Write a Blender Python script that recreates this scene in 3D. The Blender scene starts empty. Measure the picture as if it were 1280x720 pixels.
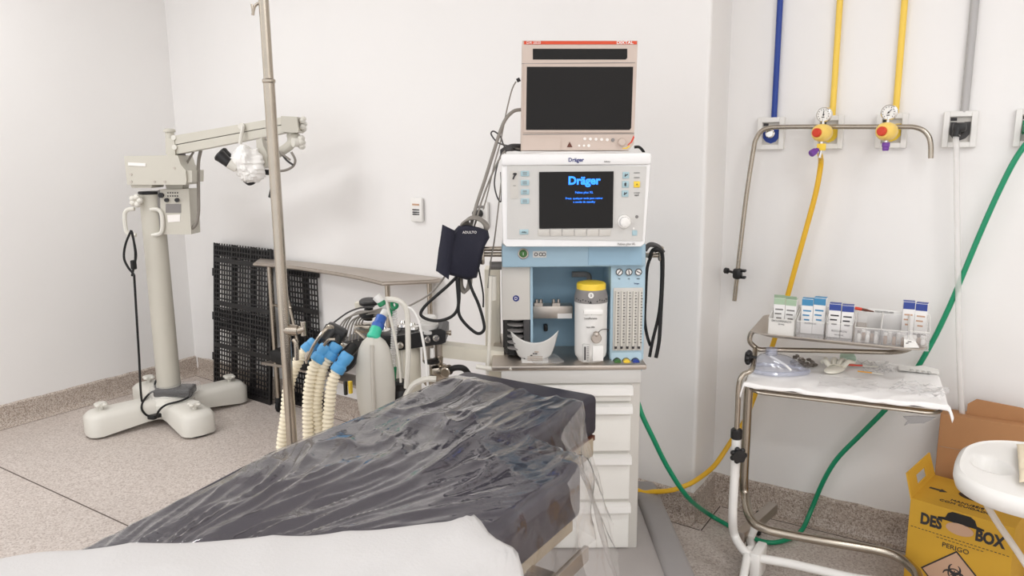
import bpy, bmesh, math, random
from mathutils import Vector, Matrix, noise
random.seed(7)
scene = bpy.context.scene
COL = scene.collection
V = Vector
PI = math.pi

# ------------------------------------------------------------------ camera
F_PX, PITCH, ROLL, YAW, EYE = 926.0, math.radians(10.16), math.radians(0.5), math.radians(32.8), 1.45
FW = V((-math.sin(YAW) * math.cos(PITCH), math.cos(YAW) * math.cos(PITCH), -math.sin(PITCH)))
R0 = V((math.cos(YAW), math.sin(YAW), 0))
U0 = R0.cross(FW)
RT = R0 * math.cos(ROLL) - U0 * math.sin(ROLL)
UP = R0 * math.sin(ROLL) + U0 * math.cos(ROLL)
FH = V((-math.sin(YAW), math.cos(YAW), 0))      # horizontal viewing direction
CAM = V((0, 0, EYE))
cam = bpy.data.cameras.new('camera')
cam.sensor_width = 36
cam.lens = 36 * F_PX / 1280
cam.clip_start = 0.05
co = bpy.data.objects.new('camera', cam)
COL.objects.link(co)
co.matrix_world = Matrix.Translation(CAM) @ Matrix((RT, UP, -FW)).transposed().to_4x4()
scene.camera = co


def ray(x, y):
    return FW * F_PX + RT * (x - 640) - UP * (y - 360)


def at(x, y, D):
    d = ray(x, y)
    return CAM + d * (D / d.dot(FH))


def onz(x, y, z):
    d = ray(x, y)
    return CAM + d * ((z - EYE) / d.z)


def ony(x, y, Y):
    d = ray(x, y)
    return CAM + d * (Y / d.y)


def onx(x, y, X):
    d = ray(x, y)
    return CAM + d * (X / d.x)


# ------------------------------------------------------------------ materials
MATS = {}


def srgb(r, g, b):
    f = lambda c: c / 12.92 if c <= 0.04045 else ((c + 0.055) / 1.055) ** 2.4
    return (f(r / 255), f(g / 255), f(b / 255), 1)


def mat(name, rgb, rough=0.5, metal=0.0, var=0.0, vscale=6.0, bump=0.0, bscale=60.0, spec=0.5, trans=0.0, emit=None, estr=0.0, coat=0.0):
    m = bpy.data.materials.new(name)
    m.use_nodes = True
    nt = m.node_tree
    p = nt.nodes['Principled BSDF']
    c = srgb(*rgb)
    p.inputs['Base Color'].default_value = c
    p.inputs['Roughness'].default_value = rough
    p.inputs['Metallic'].default_value = metal
    p.inputs['Specular IOR Level'].default_value = spec
    p.inputs['Transmission Weight'].default_value = trans
    p.inputs['Coat Weight'].default_value = coat
    if emit:
        p.inputs['Emission Color'].default_value = srgb(*emit)
        p.inputs['Emission Strength'].default_value = estr
    tc = nt.nodes.new('ShaderNodeTexCoord')
    if var:
        n = nt.nodes.new('ShaderNodeTexNoise')
        n.inputs['Scale'].default_value = vscale
        n.inputs['Detail'].default_value = 5
        nt.links.new(tc.outputs['Object'], n.inputs['Vector'])
        r = nt.nodes.new('ShaderNodeValToRGB')
        r.color_ramp.elements[0].position = 0.3
        r.color_ramp.elements[1].position = 0.7
        r.color_ramp.elements[0].color = tuple(x * (1 - var) for x in c[:3]) + (1,)
        r.color_ramp.elements[1].color = tuple(min(1, x * (1 + var)) for x in c[:3]) + (1,)
        nt.links.new(n.outputs['Fac'], r.inputs['Fac'])
        nt.links.new(r.outputs['Color'], p.inputs['Base Color'])
    if bump:
        n = nt.nodes.new('ShaderNodeTexNoise')
        n.inputs['Scale'].default_value = bscale
        n.inputs['Detail'].default_value = 4
        nt.links.new(tc.outputs['Object'], n.inputs['Vector'])
        b = nt.nodes.new('ShaderNodeBump')
        b.inputs['Strength'].default_value = bump
        b.inputs['Distance'].default_value = 0.01
        nt.links.new(n.outputs['Fac'], b.inputs['Height'])
        nt.links.new(b.outputs['Normal'], p.inputs['Normal'])
    MATS[name] = m
    return m


def clear_mat(name, tint=(1, 1, 1), haze=0.15, haze_rgb=(235, 235, 238), rough=0.12, bump=0.0, bscale=30, gloss=0.9, ior=1.5, tshare=0.2):
    """thin clear plastic: see-through with a milky share and a fresnel gloss"""
    m = bpy.data.materials.new(name)
    m.use_nodes = True
    nt = m.node_tree
    for n in list(nt.nodes):
        nt.nodes.remove(n)
    N, L = nt.nodes.new, nt.links.new
    out = N('ShaderNodeOutputMaterial')
    tr = N('ShaderNodeBsdfTransparent')
    tr.inputs['Color'].default_value = (*tint, 1)
    df = N('ShaderNodeBsdfDiffuse')
    df.inputs['Color'].default_value = srgb(*haze_rgb)
    tl = N('ShaderNodeBsdfTranslucent')
    tl.inputs['Color'].default_value = srgb(*haze_rgb)
    md = N('ShaderNodeMixShader')
    md.inputs['Fac'].default_value = tshare
    L(df.outputs[0], md.inputs[1])
    L(tl.outputs[0], md.inputs[2])
    m1 = N('ShaderNodeMixShader')
    m1.inputs['Fac'].default_value = haze
    L(tr.outputs[0], m1.inputs[1])
    L(md.outputs[0], m1.inputs[2])
    gl = N('ShaderNodeBsdfGlossy')
    gl.inputs['Roughness'].default_value = rough
    fr = N('ShaderNodeLayerWeight')
    pw = N('ShaderNodeMath')
    pw.operation = 'POWER'
    pw.inputs[1].default_value = 5.0
    L(fr.outputs['Facing'], pw.inputs[0])
    fr.inputs['Blend'].default_value = 0.5
    f0 = ((ior - 1) / (ior + 1)) ** 2
    ad = N('ShaderNodeMath')
    ad.operation = 'MULTIPLY_ADD'
    ad.inputs[1].default_value = (1 - f0) * gloss
    ad.inputs[2].default_value = f0 * gloss
    ad.use_clamp = True
    L(pw.outputs[0], ad.inputs[0])
    mu = ad
    m2 = N('ShaderNodeMixShader')
    L(mu.outputs[0], m2.inputs['Fac'])
    L(m1.outputs[0], m2.inputs[1])
    L(gl.outputs[0], m2.inputs[2])
    L(m2.outputs[0], out.inputs['Surface'])
    if bump:
        tc = N('ShaderNodeTexCoord')
        n = N('ShaderNodeTexNoise')
        n.inputs['Scale'].default_value = bscale
        n.inputs['Detail'].default_value = 3
        n.inputs['Distortion'].default_value = 1.2
        L(tc.outputs['Object'], n.inputs['Vector'])
        b = N('ShaderNodeBump')
        b.inputs['Strength'].default_value = bump
        b.inputs['Distance'].default_value = 0.02
        L(n.outputs['Fac'], b.inputs['Height'])
        L(b.outputs['Normal'], gl.inputs['Normal'])
        L(b.outputs['Normal'], fr.inputs['Normal'])
    MATS[name] = m
    return m


def terrazzo(name, base, dark, light, scale, rough=0.35, amt=0.5):
    m = bpy.data.materials.new(name)
    m.use_nodes = True
    nt = m.node_tree
    N, L = nt.nodes.new, nt.links.new
    p = nt.nodes['Principled BSDF']
    p.inputs['Roughness'].default_value = rough
    tc = N('ShaderNodeTexCoord')
    v = N('ShaderNodeTexVoronoi')
    v.inputs['Scale'].default_value = scale
    L(tc.outputs['Object'], v.inputs['Vector'])
    sep = N('ShaderNodeSeparateColor')
    L(v.outputs['Color'], sep.inputs[0])
    r = N('ShaderNodeValToRGB')
    cr = r.color_ramp
    cr.interpolation = 'CONSTANT'
    cr.elements[0].position = 0
    cr.elements[0].color = srgb(*dark)
    cr.elements[1].position = 0.16
    cr.elements[1].color = srgb(*base)
    e = cr.elements.new(0.62)
    e.color = srgb(*light)
    e = cr.elements.new(0.86)
    e.color = tuple((a + b) / 2 for a, b in zip(srgb(*base), srgb(*dark)))
    L(sep.outputs[0], r.inputs['Fac'])
    n = N('ShaderNodeTexNoise')
    n.inputs['Scale'].default_value = 1.3
    n.inputs['Detail'].default_value = 6
    L(tc.outputs['Object'], n.inputs['Vector'])
    mr = N('ShaderNodeMapRange')
    mr.inputs[1].default_value = 0.3
    mr.inputs[2].default_value = 0.7
    mr.inputs[3].default_value = 0.93
    mr.inputs[4].default_value = 1.05
    L(n.outputs['Fac'], mr.inputs[0])
    mx = N('ShaderNodeMix')
    mx.data_type = 'RGBA'
    mx.inputs[0].default_value = amt
    mx.inputs[6].default_value = srgb(*base)
    L(r.outputs['Color'], mx.inputs[7])
    mm = N('ShaderNodeVectorMath')
    mm.operation = 'SCALE'
    L(mx.outputs[2], mm.inputs[0])
    L(mr.outputs[0], mm.inputs['Scale'])
    L(mm.outputs[0], p.inputs['Base Color'])
    MATS[name] = m
    return m


mat('wall_paint', (240, 238, 236), 0.45, bump=0.05, bscale=25, var=0.012, vscale=1.5)
mat('ceiling_paint', (240, 238, 236), 0.7)
terrazzo('terrazzo_floor', (202, 191, 183), (156, 140, 131), (220, 212, 205), 170, 0.35, 0.6)
terrazzo('terrazzo_base', (184, 170, 158), (124, 108, 97), (212, 203, 194), 240, 0.4, 0.75)
mat('joint', (92, 80, 72), 0.6)
mat('micro_paint', (202, 198, 186), 0.42, var=0.02)
mat('micro_light', (222, 219, 210), 0.4)
mat('black_plastic', (24, 23, 24), 0.4)
mat('black_rubber', (18, 18, 19), 0.6)
mat('dark_grey', (66, 64, 64), 0.5)
mat('mid_grey', (134, 130, 128), 0.5)
mat('steel', (178, 169, 156), 0.27, 1.0, var=0.04, vscale=18)
mat('steel_dull', (192, 183, 174), 0.42, 1.0, var=0.05, vscale=9)
mat('chrome', (226, 224, 220), 0.12, 1.0)
mat('white_plastic', (240, 238, 234), 0.35)
mat('white_enamel', (236, 234, 230), 0.3)
mat('white_cloth', (206, 204, 203), 0.8, bump=0.12, bscale=160)
mat('tray_linen', (246, 244, 242), 0.8, bump=0.1, bscale=150)
mat('paper_white', (246, 244, 240), 0.75)
mat('cabinet_grey', (206, 202, 195), 0.45)
mat('drawer_white', (238, 236, 230), 0.4)
mat('machine_white', (242, 241, 240), 0.35)
mat('panel_grey', (208, 206, 202), 0.5)
mat('machine_blue', (160, 188, 204), 0.5)
mat('machine_blue_pale', (176, 202, 216), 0.5)
mat('machine_blue_deep', (148, 180, 200), 0.5)
mat('base_grey', (152, 148, 147), 0.5, var=0.03)
mat('base_grey_pale', (166, 160, 157), 0.5, var=0.03)
mat('screen_black', (24, 21, 19), 0.18, spec=0.22)
mat('monitor_beige', (206, 189, 177), 0.45)
mat('monitor_band', (214, 70, 28), 0.45)
mat('screen_blue', (30, 110, 255), 0.5, emit=(40, 130, 255), estr=1.6)
mat('key_blue', (170, 198, 206), 0.5)
mat('text_blue', (40, 50, 120), 0.5)
mat('text_dark', (50, 48, 50), 0.6)
mat('text_grey', (128, 124, 122), 0.6)
mat('text_white', (244, 240, 236), 0.6)
mat('yellow', (244, 208, 60), 0.4)
mat('yellow_pipe', (246, 208, 84), 0.4)
mat('yellow_hose', (232, 182, 40), 0.4)
mat('regulator_yellow', (250, 214, 110), 0.35)
mat('red', (214, 62, 34), 0.4)
mat('purple', (118, 66, 160), 0.4)
mat('blue_paint', (24, 60, 148), 0.4)
mat('grey_pipe', (180, 178, 177), 0.45)
mat('green_hose', (12, 142, 100), 0.35)
mat('green_knob', (60, 110, 50), 0.4)
mat('blue_knob', (30, 60, 150), 0.4)
mat('blue_connector', (86, 160, 212), 0.4)
mat('teal_connector', (64, 196, 160), 0.4)
mat('deep_green', (24, 130, 84), 0.4)
mat('cobalt', (52, 96, 176), 0.4)
mat('cream_hose', (240, 230, 206), 0.5)
mat('cream_plastic', (232, 226, 210), 0.45)
mat('navy_vinyl', (40, 36, 50), 0.42, bump=0.04, bscale=200)
mat('navy_cloth', (26, 27, 44), 0.75, bump=0.15, bscale=180)
mat('table_wood', (178, 164, 142), 0.5)
mat('brown_wood', (98, 52, 36), 0.5)
mat('cable_grey', (140, 134, 126), 0.5)
mat('cardboard', (178, 130, 88), 0.8, var=0.04, vscale=9)
mat('carton_yellow', (214, 166, 50), 0.7, var=0.03, vscale=9)
mat('carton_pink', (206, 168, 140), 0.7)
mat('bag_seam', (190, 184, 174), 0.4)
mat('tube_milky', (220, 216, 206), 0.35)
mat('bag_silicone', (216, 212, 202), 0.4, spec=0.4, trans=0.15)
mat('beige_cloth', (236, 222, 196), 0.8)
mat('glove', (240, 236, 222), 0.55)
mat('pale_green', (196, 222, 202), 0.7)
mat('carton_white', (244, 242, 240), 0.5)
mat('carton_blue', (70, 142, 186), 0.5)
mat('carton_indigo', (52, 72, 150), 0.5)
mat('carton_green', (172, 196, 168), 0.5)
mat('foil_grey', (132, 124, 116), 0.35, 0.6)
mat('pill_brown', (168, 140, 116), 0.5)
mat('straw_orange', (226, 160, 40), 0.5)
clear_mat('film', (0.97, 0.97, 0.97), 0.025, (226, 218, 226), 0.07, 0.05, 40, 1.95, 1.46)
clear_mat('film_flap', (0.98, 0.98, 0.98), 0.17, (240, 234, 230), 0.10, 0.1, 22, 0.9)
clear_mat('clear_plastic', (0.99, 0.99, 0.99), 0.16, (250, 248, 248), 0.12, gloss=0.6)
clear_mat('crumpled_clear', (1, 1, 1), 0.12, (252, 250, 250), 0.2, gloss=0.35)
clear_mat('milky_plastic', (0.99, 0.99, 0.99), 0.8, (252, 250, 246), 0.25, gloss=0.6)
clear_mat('mask_plastic', (0.93, 0.94, 0.975), 0.14, (226, 230, 246), 0.1, gloss=1.6)
clear_mat('tube_clear', (0.99, 0.99, 0.99), 0.55, (248, 246, 244), 0.2, gloss=0.5)
M = MATS

# ------------------------------------------------------------------ builders
WM = {}          # world matrices of what has been made


class MB:
    def __init__(s):
        s.bm = bmesh.new()

    def _xf(s, geo, m):
        bmesh.ops.transform(s.bm, matrix=m, verts=geo)

    def box(s, c, size, rot=None, bev=0.0, seg=2):
        old = set(s.bm.verts)
        r = bmesh.ops.create_cube(s.bm, size=1)
        vs = r['verts']
        bmesh.ops.scale(s.bm, vec=V(size), verts=vs)
        if bev:
            es = list({e for v in vs for e in v.link_edges})
            bmesh.ops.bevel(s.bm, geom=es, offset=min(bev, min(size) * 0.49), segments=seg, affect='EDGES', profile=0.5)
            vs = [v for v in s.bm.verts if v not in old]
        m = Matrix.Translation(V(c)) @ (rot.to_4x4() if rot else Matrix.Identity(4))
        s._xf(vs, m)
        return s

    def cyl(s, p0, p1, r, r2=None, seg=16, bev=0):
        p0, p1 = V(p0), V(p1)
        d = p1 - p0
        prof = [(r, 0), (r if r2 is None else r2, d.length)]
        if bev:
            a, b = prof[0][0], prof[1][0]
            prof = [(max(a - bev, 0.0001), 0), (a, bev), (b, d.length - bev), (max(b - bev, 0.0001), d.length)]
        return s.lathe(prof, p0, d, seg)

    def lathe(s, prof, o=(0, 0, 0), axis=(0, 0, 1), seg=20, sx=1.0, sy=1.0, caps=True):
        q = V((0, 0, 1)).rotation_difference(V(axis).normalized())
        m = Matrix.Translation(V(o)) @ q.to_matrix().to_4x4()
        rings = []
        for (r, z) in prof:
            rings.append([s.bm.verts.new(m @ V((r * sx * math.cos(2 * PI * i / seg), r * sy * math.sin(2 * PI * i / seg), z))) for i in range(seg)])
        for a, b in zip(rings, rings[1:]):
            for i in range(seg):
                s.bm.faces.new((a[i], a[(i + 1) % seg], b[(i + 1) % seg], b[i]))
        if caps:
            s.bm.faces.new(list(reversed(rings[0])))
            s.bm.faces.new(rings[-1])
        return s

    def tube(s, pts, r, seg=8, sub=6, smooth=True, rf=None, closed=False):
        P = [V(p) for p in pts]
        if smooth and len(P) > 2:
            Q = []
            n = len(P)
            for i in range(n - 1):
                a, b, c, d = P[max(i - 1, 0)], P[i], P[i + 1], P[min(i + 2, n - 1)]
                for k in range(sub):
                    t = k / sub
                    Q.append(0.5 * ((2 * b) + (c - a) * t + (2 * a - 5 * b + 4 * c - d) * t * t + (3 * b - a - 3 * c + d) * t ** 3))
            Q.append(P[-1])
            P = Q
        n = len(P)
        T = [(P[min(i + 1, n - 1)] - P[max(i - 1, 0)]).normalized() for i in range(n)]
        ref = V((0, 0, 1)) if abs(T[0].z) < 0.9 else V((1, 0, 0))
        nrm = T[0].cross(ref).normalized()
        rings = []
        for i in range(n):
            if i:
                nrm = T[i - 1].rotation_difference(T[i]) @ nrm
            nrm = (nrm - T[i] * nrm.dot(T[i])).normalized()
            bn = T[i].cross(nrm)
            rr = rf(i, n) if rf else r
            rings.append([s.bm.verts.new(P[i] + (nrm * math.cos(2 * PI * k / seg) + bn * math.sin(2 * PI * k / seg)) * rr) for k in range(seg)])
        for a, b in zip(rings, rings[1:]):
            for k in range(seg):
                s.bm.faces.new((a[k], a[(k + 1) % seg], b[(k + 1) % seg], b[k]))
        s.bm.faces.new(list(reversed(rings[0])))
        s.bm.faces.new(rings[-1])
        return s

    def hose(s, pts, r, pitch=0.0125, amp=0.0042, seg=12):
        """corrugated hose: rings along the resampled path"""
        P = [V(p) for p in pts]
        Q = []
        n = len(P)
        for i in range(n - 1):
            a, b, c, d = P[max(i - 1, 0)], P[i], P[i + 1], P[min(i + 2, n - 1)]
            for k in range(30):
                t = k / 30
                Q.append(0.5 * ((2 * b) + (c - a) * t + (2 * a - 5 * b + 4 * c - d) * t * t + (3 * b - a - 3 * c + d) * t ** 3))
        Q.append(P[-1])
        L = [0]
        for a, b in zip(Q, Q[1:]):
            L.append(L[-1] + (b - a).length)
        step = pitch / 4
        out, j = [], 0
        k = 0
        while k * step < L[-1]:
            d = k * step
            while L[j + 1] < d:
                j += 1
            t = (d - L[j]) / max(L[j + 1] - L[j], 1e-9)
            out.append(Q[j].lerp(Q[j + 1], t))
            k += 1
        cyc = (0, 1, 1, 0)
        return s.tube(out, r, seg=seg, smooth=False, rf=lambda i, n: r - amp + amp * 1.0 * cyc[i % 4])

    def prism(s, front, back):
        """closed solid between two outlines with equal numbers of points"""
        a = [s.bm.verts.new(V(p)) for p in front]
        b = [s.bm.verts.new(V(p)) for p in back]
        n = len(a)
        s.bm.faces.new(a)
        s.bm.faces.new(list(reversed(b)))
        for i in range(n):
            s.bm.faces.new((a[i], b[i], b[(i + 1) % n], a[(i + 1) % n]))
        return s

    def ext(s, pts, D, th, d=None):
        """outline seen at distance D, given real thickness th along d (level viewing direction)"""
        d = d or FH
        fr = [at(p[0], p[1], p[2] if len(p) > 2 else D) for p in pts]
        return s.prism(fr, [p + d * th for p in fr])

    def poly(s, pts2, z0, z1):
        return s.prism([(x, y, z1) for x, y in pts2], [(x, y, z0) for x, y in pts2])

    def sphere(s, c, r, sx=1, sy=1, sz=1, seg=16, rot=None):
        m = Matrix.Translation(V(c)) @ (rot.to_4x4() if rot else Matrix.Identity(4)) @ Matrix.Diagonal((sx, sy, sz, 1))
        bmesh.ops.create_uvsphere(s.bm, u_segments=seg, v_segments=max(6, seg // 2 + 2), radius=r, matrix=m)
        return s

    def torus(s, c, R, r, axis=(0, 0, 1), seg=24, a0=0, a1=2 * PI):
        q = V((0, 0, 1)).rotation_difference(V(axis).normalized())
        pts = [V(c) + q @ V((R * math.cos(a0 + (a1 - a0) * i / seg), R * math.sin(a0 + (a1 - a0) * i / seg), 0)) for i in range(seg + 1)]
        return s.tube(pts, r, smooth=False)

    def grid(s, f, nu, nv, th=0.0):
        """surface f(u,v) -> point; th > 0 gives it thickness downwards"""
        g = [[s.bm.verts.new(V(f(i / nu, j / nv))) for j in range(nv + 1)] for i in range(nu + 1)]
        fs = []
        for i in range(nu):
            for j in range(nv):
                fs.append(s.bm.faces.new((g[i][j], g[i + 1][j], g[i + 1][j + 1], g[i][j + 1])))
        if th:
            bmesh.ops.recalc_face_normals(s.bm, faces=fs)
            bmesh.ops.solidify(s.bm, geom=fs, thickness=th)
        return s

    def build(s, name, m, parent=None, local=False, flat=False, ang=35, noflip=False, origin=None):
        if not noflip:
            bmesh.ops.recalc_face_normals(s.bm, faces=s.bm.faces)
        me = bpy.data.meshes.new(name)
        s.bm.to_mesh(me)
        s.bm.free()
        me.materials.append(M[m])
        if not flat:
            me.shade_smooth()
            me.set_sharp_from_angle(angle=math.radians(ang))
        return link(name, me, parent, local, origin)


def link(name, me, parent, local=False, origin=None):
    o = bpy.data.objects.new(name, me)
    COL.objects.link(o)
    if parent is not None:
        o.parent = parent
        if not local:
            me.transform(WM[parent.name].inverted())
        WM[o.name] = WM[parent.name]
    else:
        xs = [v.co for v in me.vertices]
        if origin is None:
            origin = V(((min(v.x for v in xs) + max(v.x for v in xs)) / 2, (min(v.y for v in xs) + max(v.y for v in xs)) / 2, min(v.z for v in xs)))
        origin = V(origin)
        me.transform(Matrix.Translation(-origin))
        o.location = origin
        WM[o.name] = Matrix.Translation(origin)
    return o


def thing(name, label, cat, loc=(0, 0, 0), rz=0.0, group=None):
    o = bpy.data.objects.new(name, None)
    COL.objects.link(o)
    o.empty_display_size = 0.1
    o.location = V(loc)
    o.rotation_euler = (0, 0, rz)
    o['label'] = label
    o['category'] = cat
    if group:
        o['group'] = group
    WM[o.name] = Matrix.Translation(V(loc)) @ Matrix.Rotation(rz, 4, 'Z')
    return o


def tag(o, label, cat, group=None):
    o['label'] = label
    o['category'] = cat
    if group:
        o['group'] = group
    return o


def struct(o):
    o['kind'] = 'structure'
    return o


def text(name, body, size, mt, parent, org, xdir, ydir, ext=0.0006, align='CENTER', local=False, sx=1.0, bold=0.0):
    """lettering as a mesh; org = middle of the line, xdir along the line, ydir up"""
    cu = bpy.data.curves.new(name, 'FONT')
    cu.body = body
    cu.size = size
    cu.align_x = align
    cu.align_y = 'CENTER'
    cu.extrude = ext
    cu.offset = bold
    cu.resolution_u = 3
    to = bpy.data.objects.new(name + '_tmp', cu)
    COL.objects.link(to)
    bpy.context.view_layer.update()
    me = bpy.data.meshes.new_from_object(to.evaluated_get(bpy.context.evaluated_depsgraph_get()))
    bpy.data.objects.remove(to)
    bpy.data.curves.remove(cu)
    x, y = V(xdir).normalized(), V(ydir).normalized()
    z = x.cross(y)
    me.transform(Matrix.Translation(V(org)) @ Matrix((x, y, z)).transposed().to_4x4() @ Matrix.Diagonal((sx, 1, 1, 1)))
    me.materials.clear()
    me.materials.append(M[mt])
    return link(name, me, parent, local)


def nz(x, y, z=0.0):
    return noise.noise(V((x, y, z)))


def ridged(x, y, seed=0.0):
    return 1 - abs(nz(x, y, seed)) * 2.2

# ------------------------------------------------------------------ room
XL, YB, YP, ZC = -4.47, 2.94, 2.70, 2.95
XR, YF = 2.6, -1.7
PX1 = -0.89
YC = 2.955                       # the wall behind the machine stands out slightly and runs a little askew into the corner
W = lambda nm, c, sz, mt='wall_paint': struct(MB().box(c, sz).build(nm, mt, flat=True))
W('floor', ((XL + XR) / 2, (YB + YF) / 2, -0.05), (XR - XL + 0.4, YB - YF + 0.4, 0.1), 'terrazzo_floor')
W('ceiling', ((XL + XR) / 2, (YB + YF) / 2, ZC + 0.05), (XR - XL + 0.4, YB - YF + 0.4, 0.1), 'ceiling_paint')
W('wall_left', (XL - 0.06, (YB + YF) / 2, ZC / 2), (0.12, YB - YF + 0.24, ZC))
W('wall_back', ((XL + XR) / 2, YB + 0.06, ZC / 2), (XR - XL + 0.24, 0.12, ZC))
W('wall_right', (XR + 0.06, (YB + YF) / 2, ZC / 2), (0.12, YB - YF + 0.24, ZC))
wall_y = lambda x: YC + (YP - YC) * (x - XL) / (PX1 - XL)
mb = MB().poly([(XL - 0.01, YC), (PX1 - 0.012, YP + 0.001), (PX1 - 0.004, YP + 0.004), (PX1, YP + 0.012), (PX1, YB + 0.02), (XL - 0.01, YB + 0.03)], 0.0, ZC - 0.001)
struct(mb.build('wall_behind', 'wall_paint', flat=True))


def baseboard(nm, p0, p1, inward):
    """terrazzo skirting with a coved foot and a slightly uneven top edge"""
    p0, p1, n = V(p0), V(p1), V(inward)
    L = (p1 - p0).length
    k = max(2, int(L / 0.03))
    prof = [(0.0, 0.0), (0.045, 0.0), (0.028, 0.006), (0.018, 0.02), (0.013, 0.045), (0.013, 0.115), (0.004, 0.122), (0.0, 0.123)]
    mb = MB()
    rows = []
    for i in range(k + 1):
        q = p0.lerp(p1, i / k)
        w = nz(q.x * 14, q.y * 14, 3) * 0.005
        rows.append([mb.bm.verts.new(q + n * a + V((0, 0, z + (w if z > 0.1 else 0)))) for a, z in prof])
    for a, b in zip(rows, rows[1:]):
        for j in range(len(prof) - 1):
            mb.bm.faces.new((a[j], a[j + 1], b[j + 1], b[j]))
    mb.bm.faces.new(rows[0])
    mb.bm.faces.new(list(reversed(rows[-1])))
    return struct(mb.build(nm, 'terrazzo_base'))


baseboard('baseboard_left', (XL, YF, 0), (XL, YC, 0), (1, 0, 0))
WN = V((YP - YC, -(PX1 - XL), 0)).normalized()
baseboard('baseboard_back', (XL, YC, 0), (PX1 + 0.013, YP - 0.001, 0), WN)
baseboard('baseboard_corner', (PX1, YP, 0), (PX1, YB, 0), (1, 0, 0))
baseboard('baseboard_right', (PX1, YB, 0), (XR, YB, 0), (0, -1, 0))
TR = lambda nm, c, sz: struct(MB().box(c, sz).build(nm, 'joint', flat=True))
TR('trim_1', ((XL + XR) / 2, 1.48, 0.0), (XR - XL - 0.1, 0.006, 0.001))
struct(MB().tube([V((XL, YC, 0)) + WN * 0.052, V((PX1 + 0.05, YP, 0)) + WN * 0.052], 0.0022, seg=6).build('trim_2', 'joint'))
TR('trim_3', (XL + 0.052, (YB + YF) / 2, 0.0), (0.005, YB - YF - 0.1, 0.001))
TR('trim_4', ((PX1 + XR) / 2 + 0.03, YB - 0.052, 0.0), (XR - PX1 - 0.06, 0.005, 0.001))
TR('trim_5', (PX1 + 0.052, (YP + YB) / 2 - 0.05, 0.0), (0.005, YB - YP, 0.001))
# ------------------------------------------------------------------ operating microscope on its floor stand
MC = V((-3.81, 2.33, 0))
MRZ = math.radians(-13)
mic = thing('surgical_microscope', 'grey surgical microscope on a tall column with a cross-shaped foot and long raised arm', 'microscope', MC)


def mrot(x, y, z=0.0):
    c, s_ = math.cos(MRZ), math.sin(MRZ)
    return MC + V((x * c - y * s_, x * s_ + y * c, z))


def foot_outline(L, w0, w1, r=0.06):
    pts = [(0.0, -w0)]
    pts += [(L * 0.35, -w0 * 0.98), (L - r, -w1)]
    for i in range(1, 7):
        a = -PI / 2 + i * PI / 6
        if i == 3:
            pts.append((L, 0))
        else:
            pts.append((L - r + r * math.cos(a), (w1 - r) * (1 if a > 0 else -1) + r * math.sin(a)))
    pts += [(L * 0.35, w0 * 0.98), (0.0, w0)]
    return pts


for k, (ang, L) in enumerate(((0, 0.44), (90, 0.43), (180, 0.42), (270, 0.44))):
    a = math.radians(ang)
    ca, sa = math.cos(a), math.sin(a)
    P = lambda x, y, z: mrot(x * ca - y * sa, x * sa + y * ca, z)
    mb = MB()
    ol = foot_outline(L, 0.085, 0.088)
    ins = [(max(0, x - 0.022) if x > 0.3 else x, y * 0.84) for x, y in ol]
    ins2 = [(max(0, x - 0.05) if x > 0.3 else x, y * 0.6) for x, y in ol]
    lv = [[(x, y, 0.035 if x < L - 0.11 else 0.012) for x, y in ol], [(x, y, 0.105) for x, y in ol], [(x, y, 0.128) for x, y in ins], [(x, y, 0.135) for x, y in ins2]]
    rows = [[mb.bm.verts.new(P(*p)) for p in l] for l in lv]
    n = len(ol)
    for r0, r1 in zip(rows, rows[1:]):
        for i in range(n):
            mb.bm.faces.new((r0[i], r0[(i + 1) % n], r1[(i + 1) % n], r1[i]))
    mb.bm.faces.new(rows[-1])
    mb.bm.faces.new(list(reversed(rows[0])))
    ft = mb.build('base_foot', 'micro_light', mic, ang=50)
    kn = MB()
    c = P(L - 0.085, 0, 0.134)
    kn.cyl(c, c + V((0, 0, 0.022)), 0.012)
    for j in range(4):
        t = j * PI / 2 + 0.4
        kn.sphere(c + V((0.024 * math.cos(t), 0.024 * math.sin(t), 0.03)), 0.015, sz=0.6, seg=10)
    kn.cyl(c + V((0, 0, 0.02)), c + V((0, 0, 0.04)), 0.024)
    kn.build('levelling_knob', 'micro_light', ft)
    if k != 1:
        MB().cyl(P(L - 0.07, 0, 0.0), P(L - 0.07, 0, 0.02), 0.055).build('foot_pad', 'black_rubber', ft)
mb = MB()
mb.lathe([(0.12, 0.03), (0.135, 0.05), (0.135, 0.11), (0.12, 0.13), (0.085, 0.145), (0.078, 0.152), (0.064, 0.156)], MC, seg=28)
mb.build('base_hub', 'micro_light', mic)
MB().lathe([(0.062, 0.15), (0.060, 1.26)], MC, seg=28).build('column', 'micro_paint', mic)
MB().lathe([(0.062, 1.262), (0.065, 1.266), (0.065, 1.272), (0.062, 1.276)], MC, seg=28).build('column_ring', 'black_plastic', mic)
DM = 4.0
mb = MB()
mb.ext([(155, 195), (222, 194), (226, 206), (232, 213), (233, 226), (232, 231), (159, 231)], DM - 0.09, 0.18)
mb.ext([(224, 213), (240, 213), (240, 228), (225, 229)], DM - 0.075, 0.15)
mb.ext([(163, 231), (190, 231), (189, 235), (165, 235)], DM - 0.07, 0.14)
hb = mb.build('head_box', 'micro_paint', mic)
p = at(170, 205, DM - 0.091)
MB().ext([(160, 203), (182, 204), (182, 208), (160, 207)], DM - 0.093, 0.002).build('name_plate', 'text_white', hb)
mb = MB()
for q in ((164, 218), (164, 227), (218, 210), (206, 227), (193, 227)):
    c = at(*q, DM - 0.09)
    mb.cyl(c - FH * 0.004, c, 0.006, seg=10)
mb.build('screw', 'steel_dull', hb)
c = at(242, 221, DM)
MB().lathe([(0.02, 0), (0.026, 0.006), (0.026, 0.018), (0.014, 0.03)], at(240, 221, DM), R0, seg=12).build('side_knob', 'micro_paint', hb)
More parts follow.
